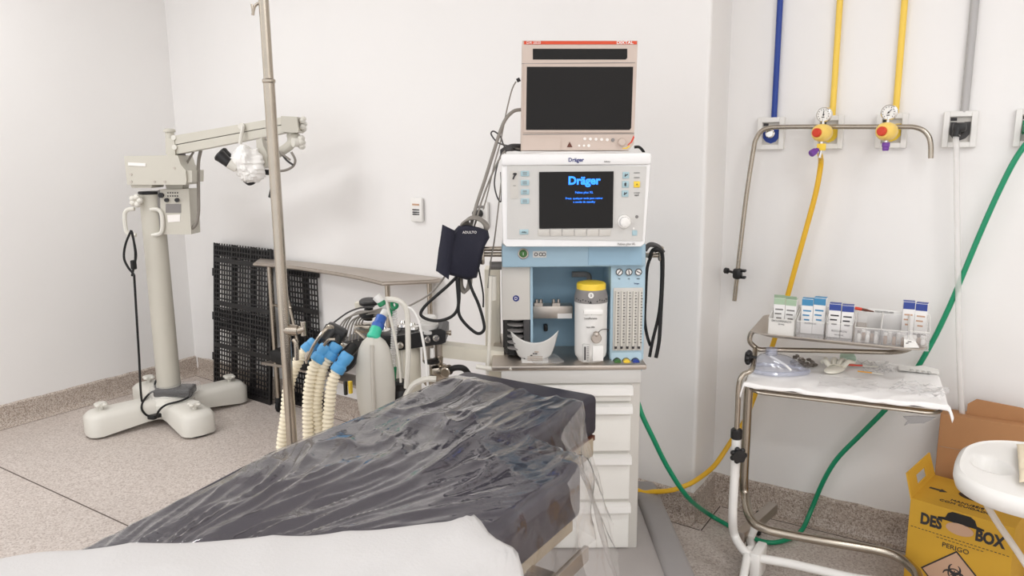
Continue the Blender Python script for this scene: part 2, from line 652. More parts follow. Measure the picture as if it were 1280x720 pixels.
# grips on the column
for nm, pts in (('grip', [(168, 261), (160, 262), (156, 268), (157, 284), (160, 292), (170, 294)]), ('grip', [(188, 262), (197, 262), (202, 268), (203, 284), (200, 292), (190, 294)])):
    MB().tube([at(x, y, DM - 0.03) for x, y in pts], 0.011).build(nm, 'micro_light', mic)
mb = MB()
c = at(170, 251, DM - 0.07)
mb.cyl(c, at(178, 252, DM), 0.018)
for j in range(5):
    t = j * 2 * PI / 5
    q = c + R0 * 0.02 * math.cos(t) + V((0, 0, 0.02 * math.sin(t)))
    mb.sphere(q, 0.017, seg=10)
mb.build('column_knob', 'micro_light', mic)
# hanging control box
mb = MB().ext([(200, 237), (236, 236), (239, 293), (201, 293)], DM - 0.02, 0.12)
cb = mb.build('control_box', 'micro_paint', mic)
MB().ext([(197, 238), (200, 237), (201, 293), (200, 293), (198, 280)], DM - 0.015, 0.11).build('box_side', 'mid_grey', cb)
mb = MB().ext([(206, 229), (229, 229), (228, 236), (208, 236)], DM, 0.08)
mb.build('box_mount', 'micro_paint', mic)
MB().ext([(207, 255), (226, 255), (226, 266), (207, 266)], DM - 0.023, 0.003).build('display', 'mid_grey', cb)
MB().ext([(209, 269), (225, 268), (225, 277), (210, 278)], DM - 0.022, 0.002).build('data_label', 'text_white', cb)
for q in ((209, 250), (222, 250)):
    c = at(*q, DM - 0.02)
    MB().cyl(c - FH * 0.014, c, 0.011, seg=12).build('dial', 'black_plastic', cb)
for q in ((202, 244),):
    c = at(*q, DM - 0.02)
    MB().cyl(c - FH * 0.012, c, 0.014, seg=10).build('socket', 'black_plastic', cb)
mb = MB()
for j in range(5):
    for i in range(2):
        c = at(210 + j * 3, 241 + i * 4, DM - 0.02)
        mb.box(c - FH * 0.001, (0.006, 0.002, 0.007), rot=Matrix.Rotation(YAW, 3, 'Z'))
mb.build('marking', 'text_dark', cb)
# post that carries the arm
mb = MB()
mb.ext([(208, 173), (218, 173), (219, 195), (209, 195)], DM - 0.05, 0.1)
c0, c1 = at(213, 193, DM - 0.02), at(212, 164, DM - 0.02)
mb.cyl(c0, c1, 0.022)
mb.lathe([(0.0001, 0), (0.03, 0.004), (0.03, 0.016), (0.018, 0.022)], at(212, 166, DM - 0.02), seg=20)
mb.build('arm_post', 'micro_paint', mic)
MB().cyl(at(227, 211, DM), at(227, 190, DM), 0.02).build('arm_pivot', 'mid_grey', mic)
# the two beams of the arm, coming a little towards the room
E0, E1 = DM, DM - 0.35
arm = MB().ext([(215, 170, E0 - 0.04), (354, 146, E1 - 0.04), (355, 155, E1 - 0.04), (217, 181, E0 - 0.04)], DM, 0.09).build('upper_beam', 'micro_paint', mic)
MB().ext([(217, 182, E0 - 0.035), (355, 156, E1 - 0.035), (355, 166, E1 - 0.035), (219, 193, E0 - 0.035)], DM, 0.08).build('lower_beam', 'micro_paint', mic)
MB().ext([(216, 181, E0 - 0.02), (355, 155, E1 - 0.02), (355, 156.5, E1 - 0.02), (217, 182.5, E0 - 0.02)], DM, 0.05).build('beam_gap', 'dark_grey', mic)
for q in ((218, 172), (219, 184)):
    c = at(*q, E0 - 0.045)
    MB().cyl(c - FH * 0.012, c, 0.013, seg=12).build('beam_bolt', 'micro_light', arm)
mb = MB()
c = at(304, 158, DM - 0.26)
mb.cyl(c - FH * 0.03, c + FH * 0.05, 0.016)
mb.tube([at(304, 157, DM - 0.29), at(302, 168, DM - 0.29), at(300, 180, DM - 0.29)], 0.009)
mb.build('lock_lever', 'micro_light', mic)
mb = MB().ext([(351, 145), (371, 146), (373, 164), (371, 166), (352, 165)], E1 - 0.05, 0.11)
mb.build('arm_end', 'micro_paint', mic)
c = at(373, 154, E1)
mb = MB().cyl(c, at(378, 155, E1), 0.011)
for j in range(5):
    t = j * 2 * PI / 5
    mb.sphere(at(379, 155, E1) + FH * 0.022 * math.cos(t) + V((0, 0, 0.024 * math.sin(t))), 0.014, seg=10)
mb.build('end_knob', 'micro_light', mic)
# swivel and carrier below the arm end
mb = MB()
mb.cyl(at(365, 165, E1), at(365, 172, E1), 0.025)
mb.tube([at(367, 174, E1), at(362, 182, E1 - 0.02), at(352, 189, E1 - 0.04), at(340, 196, E1 - 0.06), at(336, 202, E1 - 0.08)], 0.022, seg=12)
mb.sphere(at(368, 174, E1), 0.035, seg=14)
mb.build('swivel_arm', 'micro_paint', mic)
mb = MB().cyl(at(366, 178, E1 - 0.05), at(377, 178, E1 - 0.02), 0.022)
for j in range(6):
    t = j * PI / 3
    mb.sphere(at(377, 178, E1 - 0.02) + FH * 0.018 * math.cos(t) + V((0, 0, 0.022 * math.sin(t))), 0.015, seg=10)
mb.build('swivel_knob', 'micro_light', mic)
mb = MB().ext([(320, 175), (327, 172), (329, 183), (333, 190), (335, 207), (329, 211), (327, 200), (321, 190)], E1 - 0.1, 0.07)
mb.build('carrier', 'micro_paint', mic)
MB().tube([at(329, 215, E1 - 0.1), at(343, 216, E1 - 0.1)], 0.013, seg=12).build('focus_grip', 'black_plastic', mic)
MB().tube([at(341, 234, E1 - 0.1), at(338, 247, E1 - 0.1)], 0.011, seg=12).build('hanging_plug', 'black_plastic', mic)
# optics head wrapped in white sterile plastic
mb = MB()
hc = at(310, 206, E1 - 0.12)
mb.sphere(hc, 0.076, 1.0, 0.8, 1.05, seg=56)
for v in mb.bm.verts:
    d = v.co - hc
    lat = d.dot(R0)
    v.co += R0 * (0.02 if d.z < 0 else -0.012) * (abs(d.z) / 0.08)
    v.co += d.normalized() * (nz(v.co.x * 28, v.co.y * 28, v.co.z * 28) * 0.016 + abs(nz(v.co.x * 60, v.co.z * 60, 4)) * 0.018 + abs(nz(v.co.x * 110, v.co.z * 110, 9)) * 0.008)
mb.build('wrapped_optics_head', 'white_plastic', mic, ang=25)
MB().cyl(at(312, 222, E1 - 0.12), at(315, 226, E1 - 0.13), 0.035, 0.03).build('objective', 'black_plastic', mic)
for dx, dd in ((0, -0.03), (3, 0.04)):
    a_, b_, c_ = at(273 + dx, 193 - dx, E1 - 0.14 + dd), at(286 + dx, 204 - dx, E1 - 0.14 + dd), at(296 + dx, 210 - dx, E1 - 0.13 + dd)
    d = (b_ - a_)
    MB().lathe([(0.026, 0), (0.03, 0.006), (0.027, 0.02), (0.025, d.length * 0.6), (0.022, d.length)], a_, d, seg=18).build('eyepiece', 'black_plastic', mic)
    MB().cyl(b_, c_, 0.024, 0.022).build('ocular_tube', 'micro_light', mic)
# cables of the microscope
MB().tube([at(x, y, d) for x, y, d in ((251, 188, DM), (248, 205, DM), (248, 240, DM), (248, 265, DM), (245, 280, DM), (239, 286, DM))], 0.009).build('control_cable', 'cable_grey', mic)
MB().tube([at(242, 190, DM), at(237, 198, DM), at(231, 209, DM)], 0.006).build('lever_cable', 'cable_grey', mic)
MB().tube([at(x, y, E1 - 0.08) for x, y in ((331, 173), (338, 178), (347, 188), (356, 195), (363, 200))], 0.005).build('lamp_cable', 'cable_grey', mic)
MB().tube([at(x, y, E1 - 0.06) for x, y in ((364, 190), (369, 200), (366, 208), (356, 213), (344, 214))], 0.006).build('lamp_cable', 'cable_grey', mic)
MB().tube([at(x, y, E1 - 0.07) for x, y in ((352, 192), (358, 200), (366, 206))], 0.005).build('lamp_cable', 'dark_grey', mic)
mb = MB()
mb.tube([at(x, y, DM - 0.1) for x, y in ((164, 288), (157, 305), (155, 322), (160, 334), (167, 343), (168, 350), (171, 400), (174, 450), (176, 490), (179, 508), (184, 518))], 0.0062)
mb.tube([at(x, y, DM - 0.1) for x, y in ((164, 288), (168, 305), (170, 320), (167, 335), (165, 345))], 0.006)
mb.tube([at(x, y, DM - 0.105) for x, y in ((165, 290), (167, 300), (169, 315), (169, 328))], 0.006)
c = at(167, 331, DM - 0.1)
mb.box(c, (0.025, 0.025, 0.05), bev=0.006)
mb.tube([at(193, 309, DM), at(195, 318, DM + 0.02), at(193, 330, DM)], 0.006)
mb.build('power_cord', 'black_rubber', mic)

# pedal controller in crumpled film on the foot of the stand
fp = thing('foot_switch', 'black foot switch wrapped in crumpled clear film on the microscope foot', 'foot switch', mrot(0.19, -0.01, 0.136))
D0 = 3.72
pc = onz(219, 488, 0.165)
mb = MB().box(pc, (0.2, 0.12, 0.045), rot=Matrix.Rotation(math.radians(35), 3, 'Z'), bev=0.012)
mb.build('switch_body', 'black_plastic', fp)
mb = MB().box(pc + V((0, 0, 0.004)), (0.235, 0.15, 0.06), rot=Matrix.Rotation(math.radians(35), 3, 'Z'), bev=0.014)
bmesh.ops.subdivide_edges(mb.bm, edges=mb.bm.edges[:], cuts=4, use_grid_fill=True)
for v in mb.bm.verts:
    v.co += V((nz(v.co.x * 40, v.co.y * 40, 1), nz(v.co.x * 40, v.co.y * 40, 5), nz(v.co.x * 45, v.co.y * 45, 9))) * 0.014
mb.build('film_wrap', 'crumpled_clear', fp, ang=20)
mb = MB()
Z = lambda pts: [onz(x, y, z) for x, y, z in pts]
mb.tube(Z(((200, 492, 0.15), (194, 484, 0.17), (195, 476, 0.20), (201, 473, 0.21), (207, 480, 0.18), (212, 485, 0.16))), 0.006)
mb.tube(Z(((205, 487, 0.15), (190, 490, 0.15), (180, 500, 0.14), (177, 510, 0.12), (182, 518, 0.08), (190, 521, 0.06))), 0.006)
mb.tube(Z(((240, 487, 0.16), (238, 495, 0.15), (226, 501, 0.145), (208, 506, 0.14), (199, 513, 0.11), (196, 520, 0.07))), 0.006)
mb.tube(Z(((214, 486, 0.17), (219, 480, 0.18), (220, 474, 0.2))), 0.005)
mb.build('switch_cable', 'black_rubber', fp)
mb = MB()
for q in ((182, 519), (190, 521), (197, 519)):
    mb.box(onz(q[0], q[1], 0.06), (0.05, 0.03, 0.025), rot=Matrix.Rotation(random.uniform(0, 2), 3, 'Z'), bev=0.005)
mb.build('plug', 'black_plastic', fp)

# ------------------------------------------------------------------ black grid pallet leaning in the corner
def pallet(name, label, bl, br, height, lean, rows, cols, th=0.005, backing=True):
    """bl, br: floor corners; top rests against the wall"""
    bl, br = V(bl), V(br)
    xd = (br - bl).normalized()
    n = V((0, 0, 1)).cross(xd)          # towards the wall
    up = (V((0, 0, 1)) * math.cos(lean) + n * math.sin(lean))
    bk = (n * math.cos(lean) - V((0, 0, 1)) * math.sin(lean))
    w = (br - bl).length
    o = thing(name, label, 'pallet', (bl + br) / 2)
    rt = Matrix((xd, bk, up)).transposed()
    mb = MB()
    for i in range(cols + 1):
        t = 0.016 if i % 7 == 0 else 0.0065
        mb.box(bl + xd * (w * i / cols) + up * (height / 2) + bk * th / 2, (t, th, height), rot=rt)
    for j in range(rows + 1):
        t = 0.03 if j % 9 == 0 else 0.0095
        mb.box(bl + xd * (w / 2) + up * (0.015 + (height - 0.03) * j / rows) + bk * th / 2, (w, th * 0.9, t), rot=rt)
    mb.build('grid', 'black_plastic', o, flat=True)
    mb = MB()
    for i in range(0, cols + 1, 7):
        mb.box(bl + xd * (w * min(cols - 0.5, i + 0.5) / cols) + up * (height / 2) + bk * (th + 0.007), (w / cols * 1.3, 0.014, height * 0.99), rot=rt)
    for f in (0.05, 0.45, 0.52, 0.95):
        mb.box(bl + xd * (w / 2) + up * (height * f) + bk * (th + 0.007), (w, 0.014, 0.06), rot=rt)
    mb.build('rib', 'black_plastic', o, flat=True)
    mb = MB()
    for f in (0.22, 0.5, 0.8):
        mb.box(bl - xd * 0.01 + up * height * f + bk * th / 2, (0.03, th * 0.8, 0.05), rot=rt, bev=0.004)
    mb.build('edge_lug', 'black_plastic', o)
    return o


pb, pr = onz(263, 486, 0.0), onz(338, 506, 0.0)
pallet('plastic_pallet', 'black plastic grid pallet standing upright against the wall behind the microscope foot', V((pb.x, 2.80, 0)), V((pr.x, 2.757, 0)), 0.93, 0.085, 30, 21)
q0 = V((-3.42, 2.842, 0))
pallet('plastic_pallet', 'narrower black pallet behind the grid pallet, half hidden by the curved table', q0, q0 + V((0.30, -0.022, 0)), 0.86, 0.015, 26, 12)

# ------------------------------------------------------------------ crescent instrument table
ZT = 0.87
ct = thing('instrument_table', 'stainless steel crescent-shaped instrument table on slim legs with black casters', 'table', (-2.95, 2.8, 0))
front = [(-3.452, 2.684), (-3.30, 2.70), (-3.10, 2.70), (-2.92, 2.68), (-2.74, 2.655), (-2.585, 2.625), (-2.47, 2.59), (-2.374, 2.558)]
back = [(-2.195, 2.765), (-2.21, 2.787), (-2.6, 2.814), (-3.0, 2.838), (-3.25, 2.84), (-3.45, 2.822), (-3.555, 2.808)]
ol = front + [(-2.21, 2.72)] + back
MB().poly(ol, ZT - 0.004, ZT).build('table_top', 'steel_dull', ct, flat=True)
mb = MB()
mb.tube([(x, y, ZT - 0.012) for x, y in ol + ol[:1]], 0.008, smooth=False)
mb.build('top_rim', 'steel_dull', ct)
shelf = [(x, y) for x, y in front] + [(-2.27, 2.72), (-2.3, 2.77), (-3.42, 2.79)]
MB().poly(shelf, 0.275, 0.29).build('lower_shelf', 'steel_dull', ct, flat=True)
for lx, ly in ((-3.36, 2.71), (-3.42, 2.765), (-2.40, 2.62), (-2.26, 2.765), (-3.37, 2.79)):
    lg = MB().cyl((lx, ly, 0.07), (lx, ly, ZT - 0.01), 0.0125).build('leg', 'steel', ct)
    if ly == 2.79:
        continue
    mb = MB()
    mb.torus((lx, ly, 0.034), 0.022, 0.012, (0.8, 0.5, 0), 20)
    mb.cyl(V((lx, ly, 0.034)) - V((0.011, 0.007, 0)), V((lx, ly, 0.034)) + V((0.011, 0.007, 0)), 0.022)
    mb.cyl((lx, ly, 0.055), (lx, ly, 0.085), 0.02, 0.015)
    mb.build('caster', 'black_rubber', lg)
MB().cyl((-3.30, 2.74, ZT - 0.02), (-3.22, 2.76, 0.42), 0.009).build('brace', 'steel', ct)
MB().tube([(-3.38, 2.75, 0.62), (-3.30, 2.735, 0.62), (-3.24, 2.75, 0.62)], 0.008).build('brace', 'steel', ct)

# dark pads kept on the shelf of the crescent table
c = at(356, 441, 3.92)
mb = MB().box((-3.22, 2.75, 0.334), (0.34, 0.16, 0.085), rot=Matrix.Rotation(-0.08, 3, 'Z'), bev=0.035, seg=4)
tag(mb.build('padded_cushion', 'black_rubber'), 'flat black padded cushion on the shelf of the crescent table', 'cushion')
mb = MB().lathe([(0.02, -0.035), (0.085, -0.034), (0.105, -0.018), (0.105, 0.018), (0.085, 0.034), (0.02, 0.035)], (-2.9, 2.76, 0.396), (0.45, -0.85, 0.25), seg=28)
tag(mb.build('round_cushion', 'black_rubber'), 'round black cushion standing on the shelf behind the blue hose connectors', 'cushion')

# ------------------------------------------------------------------ drip stand in front of it
pp = at(352, 350, 2.1)
iv = thing('drip_stand', 'tall stainless steel drip pole with a wire hook at its top', 'drip stand', (pp.x, pp.y, 0))
b = V((pp.x, pp.y, 0))
MB().cyl(b + V((0, 0, 0.09)), b + V((0, 0, 1.655)), 0.0155, seg=24).build('pole', 'steel', iv)
MB().lathe([(0.0155, 0), (0.018, 0.003), (0.018, 0.009), (0.0145, 0.012)], b + V((0, 0, 1.65)), seg=24).build('collar', 'steel', iv)
MB().cyl(b + V((0, 0, 1.655)), b + V((0, 0, 1.93)), 0.0135, seg=24).build('upper_pole', 'steel', iv)
mb = MB()
mb.tube([b + V((0, 0, 1.885)), at(331, 0, 2.1), at(320, 6, 2.1), at(317, 12, 2.1), at(316, 19, 2.1)], 0.0042)
mb.tube([at(316, 19, 2.1), at(315.5, 12, 2.1), at(314.5, 5, 2.1)], 0.003)
mb.build('hook', 'steel', iv)
for k in range(4):
    a = k * PI / 2 + 0.3
    d = V((math.cos(a), math.sin(a), 0))
    lg = MB().tube([b + V((0, 0, 0.1)), b + d * 0.08 + V((0, 0, 0.095)), b + d * 0.22 + V((0, 0, 0.055))], 0.012).build('leg', 'steel', iv)
    e = b + d * 0.22 + V((0, 0, 0.026))
    t = V((-d.y, d.x, 0))
    mb = MB().torus(e, 0.017, 0.009, t, 18).cyl(e - t * 0.009, e + t * 0.009, 0.017)
    mb.build('caster', 'black_rubber', lg)
mb = MB()
c = at(362, 413, 2.1)
mb.cyl(at(356, 412, 2.1), at(372, 413, 2.1), 0.016, seg=20)
mb.cyl(at(372, 413, 2.1), at(381, 411, 2.1), 0.011, seg=16)
mb.cyl(at(379, 411, 2.1) - V((0, 0, 0.02)), at(379, 411, 2.1) + V((0, 0, 0.02)), 0.008)
mb.build('clamp', 'steel', iv)
MB().tube([at(366, 424, 2.1), at(370, 430, 2.1), at(371, 450, 2.1)], 0.007).build('clamp_handle', 'steel', iv)

# ------------------------------------------------------------------ operating table
BX0, BX1, BZ = -1.315, -0.69, 0.80
bed = thing('operating_table', 'operating table with dark navy mattress and raised head section', 'operating table', (-1.0, 0.75, 0))
mb = MB().poly([(BX0, 1.35), (BX0 + 0.02, 0.95), (BX0 + 0.17, -0.15), (BX1, -0.15), (BX1, 1.35)], BZ - 0.13, BZ)
bmesh.ops.bevel(mb.bm, geom=mb.bm.edges[:], offset=0.02, segments=3, affect='EDGES', profile=0.5)
mb.build('mattress', 'navy_vinyl', bed)
mb = MB().box((-1.09, 1.565, BZ - 0.058), (0.45, 0.42, 0.115), bev=0.016, seg=3)
mb.build('head_mattress', 'navy_vinyl', bed)
MB().poly([(BX0 + 0.015, 1.33), (BX0 + 0.035, 0.95), (BX0 + 0.185, -0.13), (BX1 - 0.015, -0.13), (BX1 - 0.015, 1.33)], BZ - 0.159, BZ - 0.131).build('table_section', 'table_wood', bed)
hs = MB().box((-1.085, 1.55, BZ - 0.145), (0.445, 0.40, 0.055), bev=0.006).build('head_section', 'table_wood', bed)
MB().box((-1.085, 1.57, BZ - 0.122), (0.44, 0.38, 0.014)).build('head_board', 'brown_wood', bed)
for sx in (BX0 + 0.11, BX1 + 0.045):
    r = MB().box((sx, 0.62, 0.632), (0.012, 1.32, 0.034), bev=0.003).build('side_rail', 'steel_dull', bed)
    mb = MB()
    for y in (0.1, 0.62, 1.15):
        ix = BX0 + 0.16 if sx < -1 else BX1 - 0.06
        mb.box(((sx + ix) / 2, y, 0.632), (abs(sx - ix), 0.025, 0.025))
    mb.build('rail_bracket', 'steel_dull', r)
MB().box((-1.0, 0.62, 0.61), (0.5, 0.9, 0.05), bev=0.01).build('top_frame', 'steel_dull', bed)
MB().box((-1.0, 0.62, 0.36), (0.26, 0.34, 0.46), bev=0.03).build('pedestal', 'base_grey_pale', bed)
MB().box((-1.0, 0.55, 0.075), (0.46, 0.95, 0.11), bev=0.03).build('base', 'base_grey', bed)
for cx, cy in ((-1.16, 0.15), (-0.84, 0.15), (-1.16, 0.95), (-0.84, 0.95)):
    MB().cyl((cx - 0.015, cy, 0.03), (cx + 0.015, cy, 0.03), 0.03).build('caster', 'black_rubber', bed)


# clear plastic sheet over the mattress, hanging down on the side of the machine's drawers
def film_point(u, v):
    y = 0.05 + v * 1.655 + 0.02 * nz(u * 4, 7, 2)
    if v > 0.97:
        y = 1.705 - 0.08 * u
    xr = BX1 if y < 1.345 else BX1 + (-0.865 - BX1) * min(1, (y - 1.345) / 0.05)
    x0 = BX0 - 0.010 + max(0, 1.05 - y) * 0.145
    w = xr - x0
    s_ = u * (w + 0.17)
    # folds run across the mattress, drawn towards the head end on the machine's side
    a, b = (x0 + s_) * 0.82 + y * 0.57, -(x0 + s_) * 0.57 + y * 0.82
    # creases fan out from a point near the foot towards the head end
    px_, py_ = x0 + s_ + 1.02, y - 0.42
    th_, r_ = math.atan2(px_, py_), math.hypot(px_, py_)
    fl_ = nz(px_ * 3.0, py_ * 2.2, 20) * 0.9
    wr = 0.62 * max(0, ridged(th_ * 5.5 + fl_, r_ * 2.6 + fl_, 1.3)) ** 2 + 0.55 * max(0, ridged(th_ * 12 + fl_ * 2, r_ * 4.0, 4.1)) ** 2 + 0.22 * max(0, ridged(th_ * 26 + fl_ * 3, r_ * 6.0, 3.3)) ** 2 + 0.30 * nz(th_ * 20 + fl_ * 3, r_ * 9, 7.7) + 0.16 * nz(px_ * 22, py_ * 18, 2.2)
    amp = 0.0145 * (0.5 + 0.8 * max(0, nz((x0 + s_) * 2.2, y * 2.2, 12) + 0.4))
    under = (V((x0 + s_, y, 0)) - V((-1.56, 0.285, 0))).dot(V((0.63, -0.775, 0)))
    amp *= 1 - 0.8 * max(0, min(1, (under + 0.01) / 0.05))
    h = max(0.002, 0.004 + amp * wr * (0.25 + 0.75 * min(1, s_ / 0.12)))
    if s_ < w:
        e = min(1, s_ / 0.03)
        return (x0 + s_, y, BZ + h * e - (1 - e) * 0.03)
    d = s_ - w
    t = min(1, d / 0.02)
    out = 0.012 * t + d * 0.10 + 0.010 * nz(y * 16, d * 12, 3) + 0.014 * abs(nz(y * 7, d * 4, 6))
    return (xr + 0.004 + out, y + 0.02 * nz(d * 14, y * 5, 1), BZ + h * (1 - t) - 0.35 * d * t - d * 0.65)


fm = MB().grid(film_point, 150, 300).build('plastic_sheet', 'film', None, noflip=True, ang=180)
tag(fm, 'crumpled clear plastic sheet spread over the navy mattress', 'plastic sheet')


FLAP = [[(-0.855, 1.67, 0.805), (-0.800, 1.45, 0.80), (-0.700, 1.345, 0.80), (-0.676, 1.25, 0.79)],
        [(-0.842, 1.66, 0.735), (-0.745, 1.45, 0.71), (-0.645, 1.32, 0.71), (-0.640, 1.22, 0.71)],
        [(-0.800, 1.63, 0.665), (-0.695, 1.43, 0.625), (-0.595, 1.28, 0.62), (-0.600, 1.18, 0.62)],
        [(-0.765, 1.60, 0.60), (-0.630, 1.39, 0.545), (-0.525, 1.22, 0.54), (-0.550, 1.12, 0.53)]]


def flap_point(u, v):
    # the loose side of the sheet that falls away past the mattress at the head end
    def cr(p, t):
        t *= len(p) - 1
        i = min(int(t), len(p) - 2)
        t -= i
        a, b, c, d = (V(p[max(0, min(len(p) - 1, i + k))]) for k in (-1, 0, 1, 2))
        return 0.5 * ((2 * b) + (c - a) * t + (2 * a - 5 * b + 4 * c - d) * t * t + (3 * b - a - 3 * c + d) * t ** 3)
    p = cr([cr(r, u) for r in FLAP], v)
    n = V((0.8, 0.3, 0.2))
    return p + n * (0.018 * v * max(0, ridged(u * 4, v * 0.8, 3)) ** 2 + 0.010 * v * nz(u * 7, v * 3, 6) + 0.004 * nz(u * 25, v * 9, 1))


fl = MB().grid(flap_point, 50, 40).build('sheet_flap', 'film_flap', fm, noflip=True, ang=180)


# white drape over the foot end
def drape_point(u, v):
    # u along the long edge (towards the machine), v from the far edge back towards the camera
    e0, e1 = V((-1.56, 0.285, 0)), V((-0.60, 1.065, 0))
    along = (e1 - e0)
    L = along.length
    ad = along.normalized()
    back = V((0.55, -0.835, 0))
    s_ = u * (L + 0.22)
    p = e0 + ad * s_ + back * (v * 0.75)
    p += back * min(0.14, max(0, p.x + 0.72)) * 1.5 * (1 - v)
    p += V((0.0, 0.012 * nz(u * 7, 3, 1) * (1 - v), 0))
    xr = BX1 + 0.07
    h = 0.027 + 0.010 * nz(p.x * 4, p.y * 4, 5) + 0.006 * ridged(p.x * 7, p.y * 5, 2)
    h += 0.022 * math.exp(-((p.x + 0.70) / 0.022) ** 2) * math.exp(-v * 6)
    h -= 0.016 * math.exp(-v * 40)
    if p.x > xr:
        d = p.x - xr
        t = min(1, d / 0.05)
        return (xr + 0.05 * t * 0.7 + 0.012 * nz(p.y * 9, d * 5, 2), p.y, BZ + h - 0.012 * t - max(0, d - 0.02) * 1.3)
    xl = BX0 + 0.075
    if p.x < xl:
        d = xl - p.x
        return (p.x, p.y, BZ + h - d * d * 1.6 - d * 0.10)
    return (p.x, p.y, BZ + h)


dr = MB().grid(drape_point, 120, 70, 0.0025).build('surgical_drape', 'white_cloth', None, ang=180)
tag(dr, 'plain white cloth drape lying across the foot end of the operating table', 'drape')

# ------------------------------------------------------------------ anaesthesia trolley machine
AD, AL = 2.32, 0.19
aw = FH * AD + R0 * AL
am = thing('anaesthesia_machine', 'white and pale blue anaesthesia machine with built-in screen above a column of drawers', 'anaesthesia machine', (aw.x, aw.y, 0), YAW)
AM = WM[am.name]
AI = AM.inverted()


def ml(x, y, ly=0.0):
    """point on the machine's own axes: lx to its right, ly into it, z up"""
    return AI @ at(x, y, AD + ly)


def mbox(mb, x0, y0, x1, y1, ly, th, bev=0.004):
    """box whose front face fills the pixel rectangle at depth ly"""
    a, b = ml(x0, y0, ly), ml(x1, y1, ly)
    mb.box(((a.x + b.x) / 2, ly + th / 2, (a.z + b.z) / 2), (abs(b.x - a.x), th, abs(a.z - b.z)), bev=bev)
    return mb


def part(nm, m_, mb, parent=am, **k):
    return mb.build(nm, m_, parent, local=True, **k)


BL, BR = -0.228, 0.225           # side faces of the cabinet
# base with its two broad side runners
mb = MB().box((0, 0.10, 0.105), (0.60, 0.78, 0.06), bev=0.01)
mb.box((0, -0.20, 0.10), (0.5, 0.24, 0.05), bev=0.01)
part('base_plate', 'base_grey_pale', mb)
for sx in (-1, 1):
    mb = MB()
    x0, x1 = sx * 0.285, sx * 0.38
    mb.box(((x0 + x1) / 2, 0.075, 0.10), (0.095, 0.84, 0.105), bev=0.02, seg=3)
    rn = part('base_runner', 'base_grey', mb)
    for y in (-0.28, 0.4):
        mb = MB().cyl((sx * 0.30, y, 0.03), (sx * 0.36, y, 0.03), 0.03)
        part('caster', 'black_rubber', mb, rn)
# cabinet
mb = MB().box((0, 0.25, 0.44), (BR - BL, 0.5, 0.63), bev=0.006)
part('cabinet', 'cabinet_grey', mb)
zs = [ml(795, y).z for y in (480, 500, 503, 562, 566, 622, 626, 682)]
for k in range(4):
    z1, z0 = zs[2 * k], zs[2 * k + 1]
    d = part('drawer', 'drawer_white', MB().box((-0.013, -0.004, (z0 + z1) / 2), (0.416, 0.014, z1 - z0), bev=0.003))
    mb = MB()
    h = 0.028
    mb.prism([(-0.221, -0.011, z1), (-0.221, -0.03, z1 - 0.006), (-0.221, -0.033, z1 - h), (-0.221, -0.027, z1 - h), (-0.221, -0.011, z1 - 0.014)],
             [(0.198, -0.011, z1), (0.198, -0.03, z1 - 0.006), (0.198, -0.033, z1 - h), (0.198, -0.027, z1 - h), (0.198, -0.011, z1 - 0.014)])
    part('drawer_handle', 'white_enamel', mb, d)
mb = MB().box((0.0, -0.004, ml(700, 470).z), (0.452, 0.012, 0.045), bev=0.003)
part('apron', 'panel_grey', mb)
mb = MB().box((-0.008, 0.21, 0.773), (0.50, 0.45, 0.016), bev=0.004)
part('worktop', 'steel_dull', mb)
# upright housing around the blue recess
RY = 0.05
zt, zb = ml(700, 306, RY).z, 0.781
xl, xr = ml(627, 380, RY).x, ml(806, 380, RY).x
mb = MB()
a, b = ml(627, 334, RY), ml(663, 400, RY)
mb.box(((a.x + b.x) / 2, RY + 0.14, (zt + b.z) / 2), (b.x - a.x, 0.28, zt - b.z), bev=0.003)
lp = part('left_housing', 'cabinet_grey', mb)
mb = MB().box(((a.x + b.x) / 2 + 0.034, RY + 0.14, (b.z + zb) / 2), (0.02, 0.28, b.z - zb))
mb.box(((a.x + b.x) / 2, RY + 0.22, (b.z + zb) / 2), (b.x - a.x, 0.14, b.z - zb))
part('bellows_bay', 'dark_grey', mb, lp)
mb = MB()
mb.tube([(a.x + 0.038, RY + 0.06, zb + 0.01), (a.x + 0.038, RY + 0.06, b.z - 0.005)], 0.03, smooth=False)
part('bellows_core', 'black_rubber', mb, lp)
mb = MB()
for k in range(6):
    z = zb + 0.03 + k * 0.02
    mb.lathe([(0.02, 0), (0.034, 0.004), (0.034, 0.008), (0.02, 0.012)], (a.x + 0.05, RY + 0.04, z), seg=20)
part('bellows', 'mid_grey', mb, lp)
c = ml(645, 373, RY)
part('round_mark', 'text_blue', MB().cyl((c.x, RY - 0.001, c.z), (c.x, RY + 0.004, c.z), 0.0105), lp)
text('mark_lettering', 'D', 0.014, 'text_white', lp, (c.x, RY - 0.0016, c.z), (1, 0, 0), (0, 0, 1), local=True)
# blue back wall and edges of the recess
x0, x1 = ml(663, 380, RY).x, ml(763, 380, RY).x
part('recess_back', 'machine_blue_deep', MB().box(((x0 + x1) / 2, RY + 0.20, (zt + zb) / 2), (x1 - x0 + 0.02, 0.03, zt - zb)))
part('recess_side', 'machine_blue', MB().box((x0 + 0.004, RY + 0.10, (zt + zb) / 2), (0.008, 0.20, zt - zb)))
